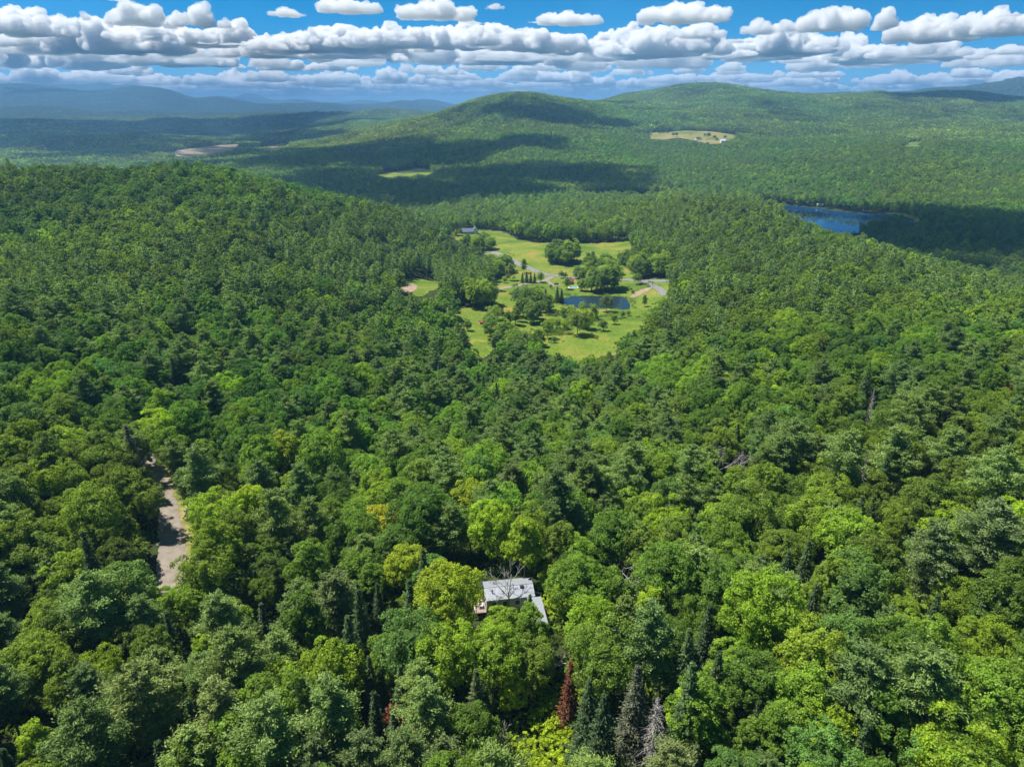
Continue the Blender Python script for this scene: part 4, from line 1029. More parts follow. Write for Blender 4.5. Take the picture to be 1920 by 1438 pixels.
def valley_tree(cx, cy, hp_, kind, t, lab, group=None, rgs=None):
    X, Y = hit(*C3(cx, cy), 0, 330, 3000); g = float(ground(X, Y)); f_ = float(project(X, Y, g)[2]); hgt = hp_/3.2*f_/1280/math.cos(math.atan2(-g, math.hypot(X, Y)))
    crown, trunk, H, R = (PB+PP+PS)[kind]; s_ = hgt/H
    nm = {'broadleaf_tree': 'meadow_tree', 'pine_tree': 'meadow_pine', 'spruce_tree': 'meadow_spruce'}[KN[kind]]
    r = root(nm, lab, {'meadow_tree': 'tree', 'meadow_pine': 'pine', 'meadow_spruce': 'spruce'}[nm], (X, Y, g-.2), RG.rand()*6.28, group); s_ /= .84; r.location[2] = g-.16*H*s_; wz = max(s_, .3)*(.92+.25*RG.rand()) if kind < 10 else s_*1.35
    r.scale = (wz, wz, s_); c = link('crown', crown, r); c['tint'] = [float(v) for v in t]; link('trunk', trunk, r)
for (cx, cy, h, k, t, lab) in SOLO: valley_tree(cx, cy, h, k, t, lab)
RC = np.random.RandomState(5)
NUMW = ['first','second','third','fourth','fifth','sixth','seventh','eighth','ninth','tenth','eleventh','twelfth','thirteenth','fourteenth','fifteenth','sixteenth','seventeenth','eighteenth','nineteenth','twentieth']
NUMW += ['twenty-'+q for q in NUMW[:9]]+['thirtieth']+['thirty-'+q for q in NUMW[:9]]+['fortieth']+['forty-'+q for q in NUMW[:9]]+['fiftieth']+['fifty-'+q for q in NUMW[:9]]
byph = {}
for (cx, cy, rx, ry, n_, h, ph) in CLUMP:
    for j in range(n_):
        a_ = RC.rand()*6.28; q_ = math.sqrt(RC.rand()); X0 = cx+rx*q_*math.cos(a_); Y0 = cy+ry*q_*math.sin(a_)
        k = int(RC.choice([0, 1, 2, 3, 4, 6, 7, 8])) if 'pines' not in ph else int(RC.choice([7, 8, 9, 2]))
        ti = RC.randint(5) if 'bright' not in ph else 3
        t = np.array([MG, DG_, DG_, (.10, .17, .026), (.05, .10, .035)][ti])*(.9+.2*RC.rand())
        byph.setdefault(ph, []).append((X0, Y0, h*(.75+.35*RC.rand()), k, t, ['mid-green', 'dark', 'dark', 'light green', 'bluish'][ti]))
for ph, lst in byph.items():
    lst.sort(key=lambda q: q[0])
    for r_, (X0, Y0, h, k, t, cn) in enumerate(lst):
        valley_tree(X0, Y0, h, k, t, '%s %s, %s from left in the %s' % (cn, 'pine' if k >= 7 else 'tree', NUMW[r_], ph), ph)

# low scrub round the pond and in the rough grass
X, Y = band(420, 700, 2.6, .32, .45); Z = ground(X, Y); a_, b_, f_ = project(X, Y, Z)
dp = np.where(in_poly(X, Y, POND), -1, dist_poly(X, Y, POND)); n2 = fbm2(X/14, Y/14, 131, 3)
rough = in_poly(a_, b_, [C3(*p) for p in [(930,690),(1060,650),(1250,650),(1290,700),(1180,790),(1060,815),(960,800)]])
lawn = in_poly(a_, b_, VALLEY)
k = lawn & (((dp > .6) & (dp < 4.5) & (RG.rand(len(X)) < .75)) | (rough & (n2 > .05) & (dp > 1)) | ((n2 > .42) & (dp > 8) & (RG.rand(len(X)) < .25)))
X, Y, Z, dp = X[k], Y[k], Z[k], dp[k]; n_ = len(X); s_ = np.where(dp < 5, .28+.2*RG.rand(n_), .35+.5*RG.rand(n_))
scatter('scrub', ug_c, np.column_stack([X, Y, Z-.1]), RG.randint(0, 3, n_), np.column_stack([np.zeros(n_), np.zeros(n_), RG.rand(n_)*6.28]), np.column_stack([s_*1.2, s_*1.2, s_]), np.where((dp < 5)[:, None], np.array([.085, .135, .016]), np.array([.06, .11, .02]))*(1+.2*RG.randn(n_, 1)))

# ------------------------------------------------------------------ buildings
M_METAL = simple('grey_metal_roof', (.36, .38, .43), .38, .08, 1.5, metal=.25)
M_SEAM = simple('roof_seam', (.30, .32, .37), .4, 0, 1, metal=.3)
M_WHITE = simple('white_paint', (.78, .78, .76), .6, .06, 2.)
M_SIDING = simple('weathered_siding', (.50, .48, .45), .8, .15, 3.)
M_DECK = simple('weathered_boards', (.34, .26, .23), .85, .3, 3.)
M_GLASS = simple('window_glass', (.03, .04, .05), .08)
M_SLATE = simple('slate_roof', (.12, .15, .22), .6, .15, 1.)
M_DARKROOF = simple('dark_shingles', (.06, .06, .07), .8, .2, 2.)
M_REDROOF = simple('red_brown_roof', (.25, .10, .08), .75, .2, 2.)
M_PINKW = simple('rosy_wall', (.42, .22, .18), .8, .12, 2.)
M_TEAL = simple('teal_sheet', (.03, .32, .36), .4, .12, 1.)
M_BLUE = simple('blue_metal_roof', (.04, .13, .30), .4, .1, .5)
M_RED = simple('red_paint', (.38, .05, .04), .6, .1, 2.)
M_POOL = water_material('pool_water', (.04, .27, .32), .15, 2.)
M_POLE = simple('pole_wood', (.22, .17, .13), .9, .2, 2.)
M_TYRE = simple('rubber', (.02, .02, .02), .9)
M_CAR = simple('dark_car_paint', (.09, .05, .045), .3)
M_PALECAR = simple('pale_car_paint', (.7, .72, .74), .3)

def gable(parent, L, D, hw, hr, wallm, roofm, ov=.4, th=.16, cx=0., cy=0., axis='x', roofname='roof'):
    """walls with two gable ends and a two-plane roof, ridge along the axis; local frame"""
    def T(p): return (p[0]+cx, p[1]+cy, p[2]) if axis == 'x' else (-p[1]+cx, p[0]+cy, p[2])
    w = MB(); l, d = L/2, D/2
    P = [(-l,-d,-1.2),(l,-d,-1.2),(l,d,-1.2),(-l,d,-1.2),(-l,-d,hw),(l,-d,hw),(l,d,hw),(-l,d,hw),(-l,0,hr),(l,0,hr)]
    w.V = [T(p) for p in P]; w.F = [[0,1,5,4],[2,3,7,6],[0,4,8,7,3],[1,2,6,9,5],[0,3,2,1]]
    w.obj('wall', wallm, parent)
    sl = (hr-hw)/d; e = hw-ov*sl; lo = l+ov; do = d+ov
    r = MB()
    for s in (-1, 1):
        A_ = [(-lo, s*do, e), (lo, s*do, e), (lo, 0, hr), (-lo, 0, hr)]
        if s > 0: A_ = [A_[1], A_[0], A_[3], A_[2]]
        r.hexa([T((p[0], p[1], p[2]+.04)) for p in A_]+[T((p[0], p[1], p[2]+th)) for p in A_])
    return r.obj(roofname, roofm, parent), T
def windows(parent, spots, w=.9, h=1.2, T=lambda p: p, face='y-', frame=None):
    for (x_, y_, z_) in spots:
        dx, dy = (1, 0) if face in ('y-', 'y+') else (0, 1); s = -1 if face[1] == '-' else 1; nx_, ny_ = (0, s) if dx else (s, 0)
        a = MB()
        for sgn in (-1, 1):
            a.box((x_+dx*sgn*w/2+nx_*.03, y_+dy*sgn*w/2+ny_*.03, z_), (.1 if dx else .1, .1 if dx else .1, h+.1))
            a.box((x_+nx_*.03, y_+ny_*.03, z_+sgn*h/2), (w+.1 if dx else .09, .09 if dx else w+.1, .1))
        fo = a.obj('window', frame or M_WHITE, parent)
        MB().box((x_+nx_*.012, y_+ny_*.012, z_), (w-.1 if dx else .05, .05 if dx else w-.1, h-.1)).obj('pane', M_GLASS, fo)

# the cabin under the trees
gC = float(ground(*hit(958, 1135, 0, 60, 300)))
def on_z(px, py, z):
    a, b, c = ray(px, py); k = z/c; return np.array([float(a*k), float(b*k)])
ra, rb = on_z(907.5, 1102, gC+4.3), on_z(998.7, 1093, gC+4.3); rz = math.atan2(rb[1]-ra[1], rb[0]-ra[0]); Lc = float(np.linalg.norm(rb-ra))
mid = (ra+rb)/2
cabin = root('cabin', 'grey metal-roofed cabin almost hidden by trees, with a side wing and a board deck', 'cabin', (mid[0], mid[1], gC), rz)
w = MB(); hl = Lc/2-.25
# walls: front (towards -y) 3.1 m deep under the near slope, rear slope hidden
wallP = [(-hl,-2.9,-1.),(hl,-2.9,-1.),(hl,2.9,-1.),(-hl,2.9,-1.),(-hl,-2.9,3.45),(hl,-2.9,3.45),(hl,2.9,3.45),(-hl,2.9,3.45),(-hl,0,4.22),(hl,0,4.22)]
w.V = wallP; w.F = [[0,1,5,4],[2,3,7,6],[0,4,8,7,3],[1,2,6,9,5],[0,3,2,1]]; w.obj('wall', M_SIDING, cabin)
def slope(nx_, npan, x0, x1, y0, z0, y1, z1, parent, roofo):
    """a roof slope laid in standing-seam panels, each one a sheet of its own with a raised edge"""
    wd = (x1-x0)/npan
    for i in range(npan):
        a0 = x0+i*wd+.012; a1 = a0+wd-.024; q_ = MB()
        q_.hexa([(a0, y0, z0+.02), (a1, y0, z0+.02), (a1, y1, z1+.02), (a0, y1, z1+.02), (a0, y0, z0+.06), (a1, y0, z0+.06), (a1, y1, z1+.06), (a0, y1, z1+.06)])
        q_.hexa([(a1-.05, y0, z0+.06), (a1, y0, z0+.06), (a1, y1, z1+.06), (a1-.05, y1, z1+.06), (a1-.05, y0, z0+.11), (a1, y0, z0+.11), (a1, y1, z1+.11), (a1-.05, y1, z1+.11)])
        q_.obj('roof_panel', M_METAL, roofo)
deckr = MB(); deckr.hexa([(-Lc/2,-3.3,3.3),(Lc/2,-3.3,3.3),(Lc/2,0,4.26),(-Lc/2,0,4.26),(-Lc/2,-3.3,3.36),(Lc/2,-3.3,3.36),(Lc/2,0,4.32),(-Lc/2,0,4.32)])
deckr.hexa([(-Lc/2,0,4.26),(Lc/2,0,4.26),(Lc/2,3.3,3.3),(-Lc/2,3.3,3.3),(-Lc/2,0,4.32),(Lc/2,0,4.32),(Lc/2,3.3,3.36),(-Lc/2,3.3,3.36)])
roofo = deckr.obj('roof', M_SEAM, cabin)
slope(0, 14, -Lc/2, Lc/2, -3.32, 3.34, -.02, 4.31, cabin, roofo); slope(0, 14, -Lc/2, Lc/2, 3.32, 3.34, .02, 4.31, cabin, roofo)
MB().box((0, 0, 4.40), (Lc+.06, .3, .06)).obj('ridge_cap', M_METAL, roofo)
MB().box((2.9, -.75, 4.27), (.9, .7, .3)).obj('skylight', M_GLASS, roofo)
MB().tube((-3.8, -1.6, 3.5), (-3.8, -1.6, 4.9), .11, .11, 8).obj('stove_pipe', M_DARKROOF, roofo)
for s in (-1, 1): MB().box((s*(Lc/2+.03), -1.66, 3.76), (.05, 3.3, .16)).obj('fascia', M_WHITE, cabin) if False else None
windows(cabin, [(-3.6, -2.92, 1.9), (-1.2, -2.92, 1.9), (1.6, -2.92, 1.9)], 1.1, 1.3)
windows(cabin, [(-hl-.02, -1.2, 1.9)], 1., 1.2, face='x-')
d_ = MB().box((-hl-.03, .6, 1.1), (.07, .95, 2.1)).obj('door', M_WHITE, cabin); MB().box((-hl-.09, .3, 1.1), (.05, .05, .14)).obj('handle', M_DARKROOF, d_)
# wing running towards the viewer on the right
wx = Lc/2-.5; wg = MB(); wg.prism([(wx-1.1, -11.2), (wx+1.5, -11.2), (wx+1.5, -2.95), (wx-1.1, -2.95)], -1., 2.75); wg.obj('wing_wall', M_SIDING, cabin)
wr = MB(); wr.hexa([(wx-1.4,-11.6,2.62),(wx+1.8,-11.6,2.5),(wx+1.8,-3.4,2.9),(wx-1.4,-3.4,3.02),(wx-1.4,-11.6,2.7),(wx+1.8,-11.6,2.58),(wx+1.8,-3.4,2.98),(wx-1.4,-3.4,3.1)])
wr.V = [(a, b, c+.16) for a, b, c in wr.V]; wro = wr.obj('wing_roof', M_SEAM, cabin)
for i in range(12):
    y0 = -11.55+i*.68; q_ = MB(); zf = lambda yy, xx: 2.78+.16+(yy+11.6)/8.2*.4-(xx-(wx-1.4))/3.2*.12
    q_.hexa([(wx-1.38,y0,zf(y0,wx-1.38)-.02),(wx+1.78,y0,zf(y0,wx+1.78)-.02),(wx+1.78,y0+.65,zf(y0+.65,wx+1.78)-.02),(wx-1.38,y0+.65,zf(y0+.65,wx-1.38)-.02),
             (wx-1.38,y0,zf(y0,wx-1.38)+.02),(wx+1.78,y0,zf(y0,wx+1.78)+.02),(wx+1.78,y0+.65,zf(y0+.65,wx+1.78)+.02),(wx-1.38,y0+.65,zf(y0+.65,wx-1.38)+.02)]); q_.obj('roof_panel', M_METAL, wro)
# deck at the left end, board by board
dk = MB()
for (a, b) in ((-hl-2.6, -3.4), (-hl-.3, -3.4), (-hl-2.6, .8), (-hl-.3, .8)): dk.box((a, b, .0), (.16, .16, 1.3))
dko = dk.obj('deck', M_DECK, cabin)
for i in range(26):
    MB().box((-hl-1.45+RC.randn()*.02, -3.6+i*.18, .68+RC.randn()*.008), (2.55, .155, .05)).obj('deck_board', M_DECK, dko)
for i in range(9): MB().box((-hl-2.68, -3.55+i*.55, 1.1), (.07, .07, .9)).obj('baluster', M_WHITE, dko)
MB().box((-hl-2.68, -1.35, 1.57), (.1, 4.6, .07)).obj('handrail', M_WHITE, dko)
cx_, sn_ = math.cos(rz), math.sin(rz)
def cab(p): return (mid[0]+p[0]*cx_-p[1]*sn_, mid[1]+p[0]*sn_+p[1]*cx_, gC+p[2])
tb = root('table', 'small square pale table on the cabin deck', 'table', cab((-hl-1.3, -1.9, .72)), rz)
MB().box((0, 0, .72), (1.1, 1.1, .05)).obj('tabletop', M_WHITE, tb)
for sx in (-1, 1):
    for sy in (-1, 1): MB().box((sx*.45, sy*.45, .35), (.07, .07, .69)).obj('leg', M_WHITE, tb)
bk = on_z(1041, 1115, gC+.9)
pk = root('water_tank', 'small pale grey round tank in the bright growth beside the cabin wing', 'tank', (bk[0], bk[1], float(ground(*bk))))
MB().tube((0, 0, 0), (0, 0, 1.1), .55, .55, 16).obj('tank_body', M_PALECAR, pk); MB().tube((0, 0, 1.1), (0, 0, 1.25), .5, .2, 16).obj('lid', M_WHITE, pk)

def house(name, label, cat, cx, cy, L, D, hw, hr, wallm, roofm, rz_=0., c3=False, dmin=300):
    X, Y = hit(*(C3(cx, cy) if c3 else (cx, cy)), 0, dmin, 6000); g = float(ground(X, Y))
    h = root(name, label, cat, (X, Y, g), rz_); ro, T = gable(h, L, D, hw, hr, wallm, roofm); return h, ro, (X, Y, g)
# white farmhouse with its long porch at the head of the valley
h, ro, _ = house('farmhouse', 'long white farmhouse with slate-blue roof and porch at the top of the meadow', 'house', 876, 437.5, 17, 8, 3.1, 6.6, M_WHITE, M_SLATE, math.radians(10))
gable(h, 9, 6.5, 4.6, 8.4, M_WHITE, M_SLATE, cx=11.2, cy=.3, axis='y', roofname='wing_roof')
windows(h, [(-6.5,-4.02,1.7),(-3.9,-4.02,1.7),(1.8,-4.02,1.7),(4.4,-4.02,1.7)], 1.1, 1.5, frame=M_WHITE); windows(h, [(9.9,-4.24,1.8),(12.5,-4.24,1.8),(11.2,-4.24,5.2)], 1.1, 1.4)
d_ = MB().box((-1.1,-4.05,1.1), (1.1,.08,2.2)).obj('door', M_DARKROOF, h)
pr = MB().box((-.5,-5.3,2.95), (17.4,2.6,.14)).obj('porch_roof', M_SLATE, h)
MB().box((-.5,-5.4,.2), (17.2,2.7,.3)).obj('porch_floor', M_WHITE, h)
for i in range(7): MB().box((-8.8+i*2.75,-6.4,1.6), (.28,.28,2.6)).obj('porch_post', M_WHITE, h)
MB().box((-4.,.4,7.1), (.9,.9,1.6)).obj('chimney', M_PINKW, ro)
# house by the junction
h, ro, _ = house('cottage', 'small cottage with rosy walls and a red-brown roof beside the road junction', 'house', 1067, 532, 8.5, 7, 3., 5.6, M_PINKW, M_REDROOF, math.radians(72))
windows(h, [(-2.2,-3.52,1.6),(1.8,-3.52,1.6)]); windows(h, [(-4.27,-1.5,1.6),(-4.27,1.5,1.6)], face='x-'); MB().box((-4.28,0,1.05), (.06,.95,2.1)).obj('door', M_WHITE, h)
MB().box((1.5,.8,5.6), (.8,.8,1.4)).obj('chimney', M_SIDING, ro)
# pool
X, Y = hit(1075, 539.5, 0, 300); g = float(ground(X, Y))
p = root('swimming_pool', 'turquoise swimming pool with a pale surround behind the pond', 'pool', (X, Y, g+.3), .1); p.scale = (.75, .75, 1)
ring = smooth_poly([(-5.2,-1.2),(-4.2,-3),(0,-3.3),(4.6,-3.),(5.4,0),(4.4,2.8),(0,3.1),(-4.2,2.6)], 4)
MB().prism([tuple(q) for q in grow(ring, 1.2)], -.6, .12).obj('surround', M_WHITE, p); MB().prism([tuple(q) for q in ring], .05, .16).obj('pool_water', M_POOL, p)
# teal roofed shed among the dark trees, cars, little red shed
h, ro, _ = house('shed', 'low shed with a bright teal roof half hidden by dark trees', 'shed', 898, 474.5, 6.5, 5, 2.2, 3.5, M_SIDING, M_TEAL, .1); MB().box((0,-2.53,1.), (1.6,.06,1.9)).obj('door', M_WHITE, h)
h, ro, _ = house('shed', 'small white shed with a red roof at the edge of the lower left meadow', 'shed', 902.5, 607.5, 3.6, 2.8, 1.9, 2.8, M_WHITE, M_RED, .35); MB().box((.6,-1.43,.9), (.9,.05,1.7)).obj('door', M_RED, h)
def car(label, px_, py_, rz_, m_):
    X, Y = hit(px_, py_, 0, 300); g = float(ground(X, Y)); r = root('parked_car', label, 'car', (X, Y, g+.45), rz_)
    b = MB(); prof = [(-2.2,.35),(-2.15,.85),(-1.2,.98),(-.6,1.45),(1.1,1.48),(1.75,1.0),(2.2,.9),(2.25,.35)]
    n0 = len(prof); b.V = [(a, -.85, c) for a, c in prof]+[(a, .85, c) for a, c in prof]
    b.F = [list(range(n0)), list(range(2*n0-1, n0-1, -1))]+[[(i+1) % n0, i, i+n0, (i+1) % n0+n0] for i in range(n0)]
    b.obj('body', m_, r); MB().box((.2,0,1.25), (1.9,1.74,.3)).obj('window', M_GLASS, r)
    for sx in (-1.35, 1.35):
        for sy in (-.8, .8):
            w_ = MB().tube((sx, sy-.11, .33), (sx, sy+.11, .33), .33, .33, 12).obj('wheel', M_TYRE, r); MB().tube((sx, sy-.12, .33), (sx, sy+.12, .33), .18, .18, 8).obj('rim', M_PALECAR, w_)
car('dark reddish car parked at the end of the driveway by the cottage', 1043, 534.5, .2, M_CAR)
car('white car parked under the dark trees by the teal-roofed shed', 910, 470.5, .1, M_PALECAR)
def pole(px_, py_, h_, lab):
    X, Y = hit(px_, py_, 0, 300); g = float(ground(X, Y)); r = root('utility_pole', lab, 'pole', (X, Y, g), .4, 'utility poles along the valley road')
    MB().tube((0, 0, -.5), (0, 0, h_), .17, .11, 8).obj('pole', M_POLE, r); MB().box((0, 0, h_-.9), (2.2, .12, .14)).obj('crossarm', M_POLE, r)
    for s in (-.9, 0, .9): MB().tube((s, 0, h_-.83), (s, 0, h_-.6), .05, .05, 6).obj('insulator', M_WHITE, r)
pole(1223, 540, 9, 'wooden utility pole beside the access road by the dirt patch'); pole(927, 469, 10, 'wooden utility pole where the farm track meets the upper meadow'); pole(1192, 519, 9, 'wooden utility pole beside the compact dark tree')
# the hillside farm
h, ro, _ = house('farmhouse', 'white hillside farmhouse with a dark roof, left of the barn in the far field', 'house', 1308, 263, 16, 10, 5, 9.5, M_WHITE, M_DARKROOF, .3, dmin=1800)
windows(h, [(-5,-5.03,2.2),(0,-5.03,2.2),(5,-5.03,2.2)], 1.6, 2.); gable(h, 8, 7, 4, 7, M_WHITE, M_DARKROOF, cx=10, cy=-3, axis='y', roofname='wing_roof')
h, ro, _ = house('barn', 'white barn with a pale roof at the right end of the far hillside field', 'barn', 1355, 268, 17, 12, 6.5, 11.5, M_WHITE, M_PALECAR, .2, dmin=1800)
MB().box((0,-6.04,2.5), (4.5,.08,5)).obj('door', M_SIDING, h)
h, ro, _ = house('shed', 'tiny pale shed between the hillside farmhouse and the barn', 'shed', 1325, 263, 7, 6, 3.5, 5.5, M_SIDING, M_PINKW, .1, dmin=1800); MB().box((0,-3.03,1.4), (2,.06,2.6)).obj('door', M_WHITE, h)
FT = [(1262,257,12,0,'round tree, left of the group standing in the far hillside field'),(1268,257,13,4,'round tree, right of the group standing in the far hillside field'),(1295,255,5,0,'tiny lone tree in the far hillside field'),(1321,258,12,1,'narrow tree beside the hillside farmhouse'),(1328,261,18,6,'tallest tree between the hillside farmhouse and barn'),(1339,263.5,14,2,'broad tree left of the white barn'),(1344,265,10,0,'low tree touching the white barn'),(1359,262,12,0,'tree behind the white barn'),(1326,274,10,2,'dark tree below the hillside farm')]
for (a, b, h_, k, lab) in FT:
    X, Y = hit(a, b, 0, 2000); g = float(ground(X, Y)); crown, trunk, H, R = PB[k]; r = root('field_tree', lab, 'tree', (X, Y, g), a); s_ = h_/H*1.15; r.scale = (s_*1.3, s_*1.3, s_)
    c = link('crown', crown, r); c['tint'] = [.05, .10, .03]; link('trunk', trunk, r)
# lake shore and the hamlet beyond the lake
h, ro, _ = house('boathouse', 'white boathouse with a low roof on the far lake shore', 'boathouse', 1537, 386.5, 12, 6, 2.6, 4.6, M_WHITE, M_WHITE, -.2, dmin=1100); MB().box((0,-3.03,1.1), (3,.06,2.1)).obj('door', M_DARKROOF, h)
MB().box((-2,-7,.1), (2,8,.25)).obj('jetty', M_SIDING, h)
h, ro, _ = house('boathouse', 'tiny white hut on the shore at the near end of the lake inlet', 'hut', 1415, 373, 5, 4, 2.4, 3.8, M_WHITE, M_WHITE, .2, dmin=1100); MB().box((0,-2.03,1.), (1,.06,1.9)).obj('door', M_DARKROOF, h)
def hamlet(px_, py_, lab, L, D, hw, hr, wm, rm, rz_=0., nm='house'):
    X, Y = hit(px_, py_, 12, 700); g = float(ground(X, Y)); r = root(nm, lab, 'house', (X, Y, g), rz_)
    gable(r, L, D, hw+6, hr+6, wm, rm); windows(r, [(-L*.3,-D/2-.02,hw+4.4),(0,-D/2-.02,hw+4.4),(L*.3,-D/2-.02,hw+4.4)], 1.3, 1.5)
hamlet(1805, 406, 'long low building with a deep blue roof in the trees right of the lake', 32, 12, 5, 7.5, M_SIDING, M_BLUE, .12, 'long_building')
hamlet(1864, 402, 'white house in the shaded trees right of the blue roof', 10, 8, 5, 8, M_WHITE, M_PALECAR, .2)
hamlet(1897, 396, 'pale house farther up, left of a pair at the edge of the hamlet', 9, 8, 4.5, 8, M_WHITE, M_PALECAR, -.1)
hamlet(1910, 399, 'white house, right of a pair at the edge of the hamlet', 12, 8, 5, 8, M_WHITE, M_WHITE, .1)
hamlet(1866, 444, 'pale cottage alone in a small clearing below the hamlet', 8, 7, 4, 6.5, M_WHITE, M_SIDING, .5)

# ------------------------------------------------------------------ haze: one box of faintly blue air
ZT = float(ZG[(DG < 46000)].max())+25; ZB = float(ZG.min())-1
hz = MB().box((0, 0, (ZT+ZB)/2), (66000, 66000, ZT-ZB)); m, N, Lk = mat('haze'); o = N.new('ShaderNodeOutputMaterial'); v = N.new('ShaderNodeVolumePrincipled')
v.inputs['Color'].default_value = (.26, .56, 1., 1); v.inputs['Density'].default_value = 8.8e-5; v.inputs['Anisotropy'].default_value = .1
Lk.new(v.outputs[0], o.inputs['Volume']); hz.obj('haze', m, kind='stuff')

# ------------------------------------------------------------------ clouds: bodies of even vapour on flat bases
CB = 900.
m, N, Lk = mat('cloud'); o = N.new('ShaderNodeOutputMaterial'); v = N.new('ShaderNodeVolumeScatter')
v.inputs['Color'].default_value = (.985, .988, .99, 1); v.inputs['Density'].default_value = .023; v.inputs['Anisotropy'].default_value = .25
Lk.new(v.outputs[0], o.inputs['Volume']); M_CLOUD = m
m, N, Lk = mat('thin_cloud'); o = N.new('ShaderNodeOutputMaterial'); v = N.new('ShaderNodeVolumeScatter')
v.inputs['Density'].default_value = .0095; v.inputs['Color'].default_value = (1, 1, 1, 1); v.inputs['Anisotropy'].default_value = .1; Lk.new(v.outputs[0], o.inputs['Volume']); M_THIN = m
def ico(sub):
    bm = bmesh.new(); bmesh.ops.create_icosphere(bm, subdivisions=sub, radius=1); v_ = np.array([q.co[:] for q in bm.verts]); f_ = np.array([[a.index for a in q.verts] for q in bm.faces]); bm.free(); return v_, f_
IC = ico(2)
def cloud_mesh(seed, Wd, Dp, Ht, nb=13, vox=10.):
    r = np.random.RandomState(seed); bl = []
    for k in range(nb):
        a = r.rand()*6.28; q_ = math.sqrt(r.rand()); R = Ht*(.5+.5*r.rand())*(1-.55*q_)
        bl.append((Wd*.5*q_*math.cos(a), Dp*.5*q_*math.sin(a), R*.3, R))
    last = bl
    for g_, cnt in enumerate((8, 5)):
        nx_ = []
        for (X, Y, Z, R) in last:
            for j in range(cnt):
                vv = r.randn(3); vv /= np.linalg.norm(vv); vv[2] = abs(vv[2])*.9; nx_.append((X+vv[0]*R*.95, Y+vv[1]*R*.95, Z+vv[2]*R*.85, R*(.28+.28*r.rand())))
        bl = bl+nx_; last = nx_
    Vs = []; Fs = []; n0 = 0
    for (X, Y, Z, R) in bl: Vs.append(IC[0]*R+np.array([X, Y, Z])); Fs.append(IC[1]+n0); n0 += len(IC[0])
    me_ = mesh_np('cloud', np.vstack(Vs), np.vstack(Fs)); ob = bpy.data.objects.new('tmp', me_); COL.objects.link(ob)
    md = ob.modifiers.new('r', 'REMESH'); md.mode = 'VOXEL'; md.voxel_size = vox
    bpy.context.view_layer.update(); dg = bpy.context.evaluated_depsgraph_get(); m2 = bpy.data.meshes.new_from_object(ob.evaluated_get(dg)); bpy.data.objects.remove(ob)
    nv = len(m2.vertices); co = np.empty(nv*3); m2.vertices.foreach_get('co', co); co = co.reshape(-1, 3); no = np.empty(nv*3); m2.vertices.foreach_get('normal', no); no = no.reshape(-1, 3)
    dd = vnoise3(co/80, 1)*30+(.5-np.abs(vnoise3(co/48, 2)))*52+(.5-np.abs(vnoise3(co/24, 3)))*34+vnoise3(co/12, 5)*7; co = co+no*dd[:, None]; z = co[:, 2]; co[:, 2] = np.where(z < 0, z*.2+vnoise3(co/110, 4)*9, z)
    m2.vertices.foreach_set('co', co.ravel()); m2.update()
    ob = bpy.data.objects.new('tmp', m2); COL.objects.link(ob); md = ob.modifiers.new('r', 'REMESH'); md.mode = 'VOXEL'; md.voxel_size = vox*.85
    bpy.context.view_layer.update(); dg = bpy.context.evaluated_depsgraph_get(); m3 = bpy.data.meshes.new_from_object(ob.evaluated_get(dg)); bpy.data.objects.remove(ob); m2 = m3; m2.materials.clear(); m2.materials.append(M_CLOUD); m2.update(); m2.name = 'cloud_body'; return m2
CM = [(cloud_mesh(11, 1000, 800, 190), 1150.), (cloud_mesh(12, 700, 600, 170, 9), 850.), (cloud_mesh(13, 1300, 800, 170, 16), 1450.), (cloud_mesh(14, 900, 500, 220, 9), 1050.), (cloud_mesh(15, 1500, 1000, 150, 20), 1650.)]
CH = []
for m_, w_ in CM:
    co = np.empty(len(m_.vertices)*3); m_.vertices.foreach_get('co', co); co = co.reshape(-1, 3); CH.append((float(np.ptp(co[:, 0])), float(np.percentile(co[:, 2], 99.5))))
CLD = [  # px centre, py of the base, width, height in px, body, phrase
 (285,38,270,80,4,'big dark-bellied cloud at the top of the sky, left'),(170,92,330,75,2,'broad bank of white cloud below the dark-bellied one'),(20,60,190,60,0,'white cloud at the left edge of the sky'),
 (60,122,300,60,4,'long grey-white cloud above the blue mountains, left edge'),(532,29,74,19,1,'small white cloud alone in blue sky, left of the middle'),(640,20,130,34,3,'white cloud at the top edge, left of the middle'),
 (485,104,190,34,2,'wide white cloud with a flat base left of the middle'),(620,92,210,52,0,'heaped white cloud, tallest of the middle bank'),(735,84,180,50,3,'heaped cloud touching the middle bank'),
 (815,30,160,38,0,'white cloud at the top edge, middle of the sky'),(900,82,120,40,1,'white cloud right of the middle bank'),(1062,43,132,30,3,'bright oval white cloud alone in blue sky'),
 (1290,36,185,42,0,'flat-based white cloud at the top, right of the oval one'),(1312,68,120,28,1,'small cloud tucked under the flat-based one'),(1430,62,76,34,1,'small upright cloud in the blue gap'),
 (1600,50,220,60,2,'large grey-bottomed cloud right of the blue gap'),(1770,72,180,75,0,'heaped grey and white cloud near the right edge'),(1885,62,170,60,3,'tall white cloud at the right edge of the sky'),
 (1150,98,250,36,2,'long low cloud below the oval white one'),(1430,104,310,34,4,'long grey-white cloud low over the right hill'),(1730,108,330,36,4,'long low cloud over the far right ridge'),
 (960,116,270,40,2,'long low cloud over the middle of the horizon'),(320,120,210,38,0,'rounded white cloud above the blue mountain'),(928,16,40,12,1,'tiny white wisp at the top middle'),(1910,100,90,20,1,'small cloud at the very right edge'),(1230,118,210,26,2,'thin cloud bank above the middle hill'),(560,128,230,26,4,'thin cloud bank low between the mountains'),
]
